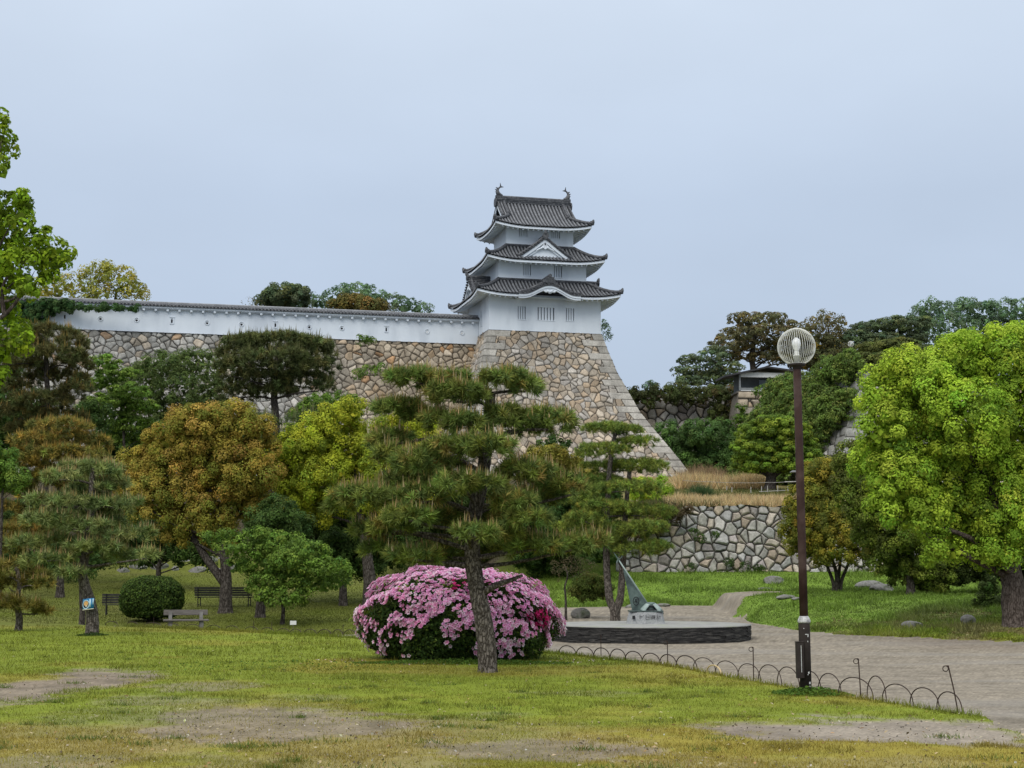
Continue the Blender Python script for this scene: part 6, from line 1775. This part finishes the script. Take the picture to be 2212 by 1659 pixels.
grock('low stone at the gravel edge behind the sundial', 1365, 1304, 66, (.33, .2, .12), 11)
grock('dark stone at the gravel edge right of the sundial', 1432, 1304, 67, (.36, .2, .10), 12)
grock('flat dark stone at the foot of the green bank', 1655, 1293, 71, (.42, .25, .13), 14)
grock('mossy boulder in the grass left of the lamp post', 1672, 1258, 76, (.55, .4, .26), 15)
for i, (px, py, rx, rz, D) in enumerate(((300, 1228, 24, 13, 87), (347, 1230, 24, 13, 87), (378, 1232, 9, 9, 86.6), (400, 1222, 20, 12, 88), (428, 1234, 22, 10, 86.5), (452, 1218, 22, 15, 88), (466, 1236, 16, 9, 86.4), (480, 1215, 13, 13, 88.6), (415, 1205, 16, 9, 89.4), (505, 1232, 22, 13, 87), (268, 1236, 18, 9, 86.5), (540, 1236, 18, 9, 87))):
    s = D / F; c = P(px, py, D)
    lab = ['low boulder at the left of the boulder row behind the grove', 'long flat-topped boulder in the row behind the clipped bush', 'small gap stone between two boulders behind the clipped bush', 'dark boulder in the row behind the thin dark tree',
           'pale angular boulder low in the row left of the bronze tree', 'large tilted boulder high in the row left of the bronze tree', 'boulder at the bottom of the row beside the bronze tree trunk', 'upright boulder in the row next to the bronze tree trunk',
           'uppermost boulder of the row, half covered by soil', 'boulder of the row behind the bronze tree trunk', 'leftmost low stone of the boulder row', 'rightmost stone of the boulder row behind the long bench'][i]
    rock('boulder', lab, c, np.array((rx * s, rx * s * .7, rz * s * 1.15)), 40 + i, 'boulder row behind the grove', 0, 'rock', 'boulder')

# ------------------------------------------------------------------ tree sign and plant tag
def tree_sign():
    D = 40.35; c = P(192, 1305, D); root = empty('tree_sign', c, math.radians(-4)); tag(root, 'small blue banner with a round orange emblem tied to the pine trunk', 'sign')
    R = .235; W = .30; H = .29
    def curved(x0, x1, z0, z1, d, mat, name, par, slant=0.0):
        mb = MB(); n = 8
        f = lambda x, z: (x, R - math.sqrt(max(R * R - x * x, 1e-4)) - d - .10, z + slant * x)
        mb.grid([[f(x0 + (x1 - x0) * i / n, z0) for i in range(n + 1)], [f(x0 + (x1 - x0) * i / n, z1) for i in range(n + 1)]]); o = mb.build(name, mat, par, True)
        so_ = o.modifiers.new('thick', 'SOLIDIFY'); so_.thickness = .004; return o
    b = curved(-W / 2, W / 2, -H / 2, H / 2, 0, M['sign_blue'], 'banner', root, .12)
    curved(-W / 2, W / 2, -H / 2 + .0, -H / 2 + .022, .006, M['sign_cream'], 'hem', b, .12)
    curved(.045, .085, -.08, .13, .006, M['sign_pale'], 'stripe', b, .12); curved(.12, .145, -.02, .13, .006, M['sign_pale'], 'stripe', b, .12)
    def disc(cx, cz, rx, rz, d, mat, name):
        mb = MB(); mb.v.append((cx, R - math.sqrt(R * R - cx * cx) - d - .10, cz + .12 * cx)); n = 24
        for i in range(n):
            x = cx + rx * math.cos(2 * math.pi * i / n); z = cz + rz * math.sin(2 * math.pi * i / n); mb.v.append((x, R - math.sqrt(max(R * R - x * x, 1e-4)) - d - .10, z + .12 * x))
        for i in range(n): mb.f.append((0, 1 + i, 1 + (i + 1) % n))
        return mb.build(name, mat, b)
    disc(-.045, .0, .10, .118, .008, M['sign_pale'], 'ring'); disc(-.045, .0, .078, .094, .012, M['sign_navy'], 'disc'); disc(-.04, .022, .06, .062, .016, M['sign_orange'], 'emblem'); disc(-.025, -.045, .03, .02, .018, M['sign_cream'], 'emblem')
tree_sign()
pt = Vector((XD(637, 55, 0), 54.6, 0)); pt.z = hz(pt.x, pt.y)
root = empty('plant_label', pt); tag(root, 'tiny white name tag on a stick below the low maple', 'plant label')
mb = MB(); mb.tube([(0, 0, -.05), (0, 0, .32)], .01, 5); mb.build('stick', M['wood_grey'], root)
mb = MB(); mb.box(-.11, .11, -.02, -.011, .24, .38); mb.build('tag', M['white_paint'], root)

# ------------------------------------------------------------------ terrace: shelter, rope fence
def shelter():
    D = 133.5; s = D / F; b = P(1655, 846, D); root = empty('shelter', b, math.radians(6)); tag(root, 'small dark-roofed viewing shelter on the stone bastion', 'shelter')
    mb = MB(); mb.box(-2.5, 2.3, .2, 2.6, -.1, .06); mb.build('floor', M['concrete'], root)
    mb = MB(); mb.box(-2.35, -2.2, .25, .4, .06, 1.9); mb.build('post', M['shed_wall'], root)
    mb = MB(); mb.box(2.05, 2.2, .25, .4, .06, 1.95); mb.build('post', M['shed_wall'], root)
    mb = MB(); mb.box(-2.2, 2.05, .27, .33, 1.30, 1.72); mb.build('fascia', M['white_paint'], root)
    mb = MB(); mb.box(-2.2, 2.05, .26, .34, .06, .14); mb.build('rail', M['white_paint'], root)
    mb = MB(); mb.box(-2.2, 2.05, .30, .34, .14, .36); mb.build('wall', M['shed_wall'], root)
    mb = MB(); mb.box(-2.3, 2.15, 2.3, 2.4, .06, 1.9); mb.build('back_wall', M['shed_wall'], root)
    mb = MB(); mb.box(-.3, 2.04, 1.2, 1.26, .14, 1.29); mb.build('pane', M['glass_dark'], root)
    mb = MB()
    for x0, x1, z0, z1 in ((-3.8, .1, 1.22, 2.1), (.1, 2.9, 2.1, 1.75)):
        n = len(mb.v)
        for y in (-.25, 3.0):
            mb.v += [(x0, y, z0), (x1, y, z1), (x1, y, z1 + .14), (x0, y, z0 + .14)]
        for q in ((0, 1, 2, 3), (7, 6, 5, 4), (0, 4, 5, 1), (3, 2, 6, 7), (0, 3, 7, 4), (1, 5, 6, 2)): mb.f.append(tuple(n + i for i in q))
    mb.build('roof', M['shed_roof'], root)
shelter()

def rope_fence():
    root_p = P(1600, 1046, 98); root = empty('rope_fence', root_p); tag(root, 'low white post and rail fence across the dry grass terrace', 'fence')
    mb = MB(); pr = None
    for px, py in ((1475, 1038), (1540, 1041), (1600, 1043), (1660, 1042), (1700, 1041)):
        p = P(px, py, 99) - root_p
        if pr is not None: mb.tube([pr, (pr + p) / 2 - Vector((0, 0, .02)), p], .012, 5)
        pr = p
    mb.tube([P(1695, 1041, 99) - root_p, P(1745, 1040, 99) - root_p], .035, 5); mb.build('rope', M['rail_wood'], root)
    for px, t, b in ((1570, 1050, 1056), (1581, 1052, 1060), (1622, 1052, 1062), (1645, 1050, 1060), (1658, 1049, 1060), (1680, 1049, 1059), (1702, 1049, 1059), (1778, 1049, 1059), (1738, 1030, 1062), (1733, 1040, 1062)):
        p = P(px, t, 97.5) - root_p; q = P(px, b + 3, 97.5) - root_p
        mb = MB(); mb.tube([q, p], .028, 6); mb.build('post', M['rail_wood'], root)
    mb = MB(); mb.tube([P(1640, 1062, 97.5) - root_p, P(1700, 1059, 97.5) - root_p, P(1745, 1060, 97.5) - root_p], .02, 5); mb.build('rail', M['rail_wood'], root)
rope_fence()
b = P(1728, 1040, 101); root = empty('notice_roof', b); tag(root, 'tiny roofed notice board beside the lamp post on the terrace', 'notice board')
mb = MB(); mb.tube([(0, 0, -.3), (0, 0, .62)], .05, 6); mb.build('post', M['bark'], root)
mb = MB(); mb.box(-.3, .3, -.05, .05, .05, .5); mb.build('board', M['bark'], root)
mb = MB(); mb.prism([(-.62, .60), (.62, .60), (.5, .72), (-.5, .72)], Matrix.Translation((0, -.3, 0)), .6); mb.build('roof', M['tile_pale'], root)

# ------------------------------------------------------------------ grass, dry grass, fallen leaves
def blades(name, x, y, Lh, w, cols, lean=.5, dz=0.0, kind='stuff'):
    n = len(x); z = hgt(x, y) + dz
    p = np.stack([x, y, z - .005], 1)
    d = nrmz(np.stack([rng.normal(0, lean, n), rng.normal(0, lean, n), np.ones(n)], 1))
    s = nrmz(np.stack([rng.normal(size=n), rng.normal(0, .5, n), np.zeros(n)], 1)) * (np.asarray(w) * .5)[:, None]
    V = np.stack([p - s, p + s, p + d * np.asarray(Lh)[:, None]], 1).reshape(-1, 3)
    o = fast_mesh(name, V, np.arange(3 * n).reshape(n, 3), np.repeat(cols, 3, axis=0), M['grass']); o['kind'] = kind; return o

def scatter(n, D0, D1, t0, t1, power=2.0):
    u = rng.random(n); a = D0 ** (1 - power); b = D1 ** (1 - power); y = (a + (b - a) * u) ** (1 / (1 - power))
    t = rng.uniform(t0, t1, n); return t * y, y

x, y = scatter(420000, 11.0, 48, -.42, .42, 1.8)
k = (y < fence_D(x) + .25 * rng.random(len(x))) & ~gravel_mask(x, y)
k &= (rng.random(len(x)) > dirt_mask(x, y) * 1.06) & (rng.random(len(x)) < .35 + .65 * sstep(.3, .6, fbm(x, y, .8, 301)))
x, y = x[k], y[k]
c = lawn_color(x, y) * np.exp(rng.normal(0, .22, (len(x), 1))) * np.array([1.08, 1.02, 1.0])
tuft = sstep(.60, .72, fbm(x, y, .5, 311))
blades('lawn_grass', x, y, rng.uniform(.018, .045, len(x)) * (1 + .9 * tuft) * np.clip(y / 18, 1, 1.8), np.clip(y * .00045, .006, .02), c * (1 - .3 * tuft[:, None]), .7)
tx, ty = scatter(130, 12, 34, -.38, .36, 1.6); kt = (ty < fence_D(tx) - .3); tx, ty = tx[kt], ty[kt]
ti = np.repeat(np.arange(len(tx)), 70); tr_ = np.repeat(rng.uniform(.05, .16, len(tx)), 70)
bx, by = tx[ti] + rng.normal(0, 1, len(ti)) * tr_, ty[ti] + rng.normal(0, 1, len(ti)) * tr_ * .7
blades('grass_tufts', bx, by, rng.uniform(.03, .085, len(ti)), np.full(len(ti), .009), pick_cols([((.075, .12, .018), 3), ((.11, .15, .022), 2), ((.17, .15, .04), .7)], len(ti)), .7)
gx, gy = scatter(5000, 11.5, 26, -.4, .4, 1.7); kg = (rng.random(len(gx)) < dirt_mask(gx, gy)) & (gy < fence_D(gx)); gx, gy = gx[kg], gy[kg]
pv, pf, pc_ = leaf_quads(np.stack([gx, gy, hgt(gx, gy) + .006], 1), nrmz(runit(len(gx)) + [0, 0, 1.2]), rng.uniform(.012, .035, len(gx)), .8, pick_cols([((.25, .22, .18), 3), ((.10, .085, .065), 3), ((.36, .33, .28), 1)], len(gx)))
fast_mesh('soil_grit', pv, pf, pc_, M['ground'])['kind'] = 'stuff'
# rough edge of the lawn against the gravel
ex2 = rng.uniform(-12, 5.3, 9000); ey2 = fence_D(ex2) + rng.normal(0, .13, 9000) - .1; kk = ~gravel_mask(ex2, ey2) | (rng.random(9000) < .25); ex2, ey2 = ex2[kk], ey2[kk]
cc = lawn_color(ex2, ey2) * np.exp(rng.normal(0, .2, (len(ex2), 1))) * .9
blades('edge_grass', ex2, ey2, rng.uniform(.05, .13, len(ex2)), np.clip(ey2 * .0005, .008, .02), cc, .5)
# bank and mound
x, y = scatter(260000, 40, 80.2, -.02, .42, 1.2)
k = (x > 1.5) & (y > fence_D(x)) & ~gravel_mask(x, y); x, y = x[k], y[k]
tall = sstep(.45, .7, fbm(x, y, 1.6, 321)); c = lawn_color(x, y) * np.exp(rng.normal(0, .25, (len(x), 1)))
blades('bank_grass', x, y, rng.uniform(.04, .11, len(x)) * (.7 + 1.9 * tall) * np.where(y > 66, 1.4, 1), np.full(len(x), .035), c * (1 - .35 * sstep(.55, .7, fbm(x, y, .7, 323)))[:, None], .8)
x, y = scatter(120000, 44, 90, -.40, .03, 1.2); k = (y > fence_D(x) + .5) & ~gravel_mask(x, y) & (x < 2.2); x, y = x[k], y[k]
blades('grove_grass', x, y, rng.uniform(.03, .08, len(x)), np.full(len(x), .035), lawn_color(x, y) * np.exp(rng.normal(0, .25, (len(x), 1))), .6)
# dry tall grass on the terrace, in drifts
def dry(name, n, D0, D1, px0, px1, h0, h1, cols):
    y = rng.uniform(D0, D1, n); x = XD(rng.uniform(px0, px1, n), y, 6.0)
    m = rng.random(n) < .25 + .75 * sstep(.35, .6, fbm(x, y, 1.3, 331)); x, y = x[m], y[m]
    blades(name, x, y, rng.uniform(h0, h1, len(x)) * (.55 + .8 * fbm(x, y, 1.6, 341)), np.full(len(x), .05), pick_cols(cols, len(x), .26) * (.75 + .5 * fbm(x, y, .9, 345))[:, None], .6)
STRAW = [((.50, .37, .18), 4), ((.58, .47, .27), 2), ((.38, .26, .125), 2), ((.2, .19, .07), .8)]
dry('dry_grass', 16000, 106, 112, 1462, 1655, .5, 1.35, STRAW)
dry('dry_grass', 26000, 81, 89, 1440, 1760, .35, .8, STRAW)
dry('dry_grass', 5000, 113, 117, 1470, 1560, .9, 1.6, [((.27, .19, .10), 3), ((.2, .14, .08), 2)])
dry('terrace_grass', 16000, 89, 106, 1440, 1800, .1, .3, [((.08, .095, .025), 3), ((.13, .12, .04), 1)])
dry('bank_weeds', 7000, 80.6, 84, 1380, 1560, .3, .7, [((.06, .075, .02), 3), ((.10, .08, .03), 2)])
x0, y0 = XD(1515, 90, 6), 90.0
a = rng.uniform(0, 6.28, 900); r_ = rng.random(900) ** .7
blades('grass_clump', x0 + r_ * np.cos(a) * .5, y0 + r_ * np.sin(a) * .5, rng.uniform(.7, 1.25, 900), np.full(900, .05), pick_cols([((.045, .085, .03), 3), ((.07, .12, .04), 1)], 900), .5, kind=None or 'stuff')

# dirt ledge with dead creeper at the left end of the retaining wall, weeds in the joints
plant('wall_creeper', 'brown dead creeper over the left end of the retaining wall', 'creeper', 79.6, 1420, pads("1400,1125,30,16 1440,1112,34,14 1375,1150,22,14 1465,1105,24,10 1415,1140,22,12"), 'puff', [((.083, .060, .033), 3), ((.120, .090, .045), 2), ((.090, .090, .030), 1)], leaf=.12, pr=.3, per=20, fill=.6, deep=.5, spread=.1)
plant('wall_weed', 'green weeds sprouting from the face of the retaining wall', 'weed', 79.5, 1510, pads("1512,1165,10,7 1500,1150,8,6 1545,1155,6,5 1490,1225,10,5 1575,1215,6,5 1610,1222,8,5 1640,1228,10,5"), 'puff', DEEP, leaf=.1, pr=.16, per=14, fill=0, deep=.6, spread=.1)

def litter(name, n, pos, cols, s0, s1):
    x, y = pos; z = hgt(x, y) + .012
    nn = nrmz(np.stack([rng.normal(0, .35, n), rng.normal(0, .35, n), np.ones(n)], 1))
    V, Fc, C = leaf_quads(np.stack([x, y, z], 1), nn, rng.uniform(s0, s1, n), .5, pick_cols(cols, n, .2))
    o = fast_mesh(name, V, Fc, C, M['leaf']); o['kind'] = 'stuff'; return o
LF = [((.42, .34, .2), 3), ((.28, .18, .08), 3), ((.5, .44, .3), 1.5), ((.10, .07, .04), 1.5)]
x, y = scatter(2200, 11.5, 36, -.4, .4, 1.7); k = y < fence_D(x); litter('fallen_leaves', int(k.sum()), (x[k], y[k]), LF, .018, .06)
x, y = scatter(7000, 40, 52, .16, .42, 1.1); k = ~gravel_mask(x, y) & (rng.random(len(x)) < sstep(.3, .6, fbm(x, y, 2.0, 71))); litter('leaf_litter', int(k.sum()), (x[k], y[k]), [((.26, .19, .09), 3), ((.17, .11, .05), 3), ((.36, .3, .17), 1)], .06, .12)
a = rng.uniform(math.pi, 2 * math.pi, 110); r_ = rng.uniform(.9, 1.35, 110); litter('fallen_petals', 110, (-1.0 + 2.1 * r_ * np.cos(a), 29.3 + 1.5 * r_ * np.sin(a)), [((.72, .62, .62), 3), ((.66, .35, .5), 2)], .03, .06)
# low leafy weeds at the foot of trunks, azalea and lamp
def weeds(name, label, cx, cy, rx, ry, n, cols=((.06, .115, .018), (.09, .155, .022))):
    a = rng.uniform(0, 6.28, n); r_ = np.sqrt(rng.random(n)); x = cx + rx * r_ * np.cos(a); y = cy + ry * r_ * np.sin(a)
    z = hgt(x, y) + rng.uniform(.01, .09, n) * (1.1 - r_)
    V, Fc, C = leaf_quads(np.stack([x, y, z + .01], 1), nrmz(np.stack([rng.normal(0, .5, n), rng.normal(0, .5, n), np.ones(n)], 1)), rng.uniform(.03, .06, n), .6, pick_cols([(c, 1) for c in cols], n, .2))
    o = fast_mesh(name, V, Fc, C, M['leaf']); return tag(o, label, 'weeds', None, 'stuff')
weeds('weed_patch', 'clump of low green weeds around the lamp post foot', lb.x + .05, 20.9, .55, .5, 1500)
weeds('weed_patch', 'ring of dark weeds at the foot of the signed pine', XD(200, 40.4, 0), 40.35, .42, .3, 700, ((.035, .07, .014), (.05, .09, .02)))
weeds('weed_patch', 'strip of low weeds in front of the azalea', XD(1000, 28, 0), 27.9, 2.0, .35, 3000)
weeds('weed_patch', 'small tufts of weeds on the open lawn left of the azalea', XD(600, 27, 0), 27.0, 2.4, 1.6, 350)

# ------------------------------------------------------------------ shared group phrases for repeated kinds
GROUPS = {'pine_tree': 'pine trees around the lawn', 'grove_tree': 'dark trees of the grove', 'horizon_tree': 'trees on the skyline', 'plateau_tree': 'trees behind the white wall', 'slatted_bench': 'black slatted benches in the grove',
          'rock': 'loose rocks on the grass', 'street_lamp': 'globe lamps of the park', 'shade_shrub': 'dark shrubs under the trees', 'slope_shrub': 'shrubs on the slopes below the ramparts', 'rampart_creeper': 'creepers on the rampart stones',
          'big_pine': 'layered pines near the shelter', 'wall_ivy': 'ivy on the ramparts', 'pale_shrub': 'small pale shrubs by the camphor', 'bare_shrub': 'leafless shrubs', 'stone_rampart': 'stone ramparts of the castle'}
for o in COL.objects:
    k = o.name.split('.')[0]
    if o.parent is None and k in GROUPS and 'label' in o and 'group' not in o: o['group'] = GROUPS[k]
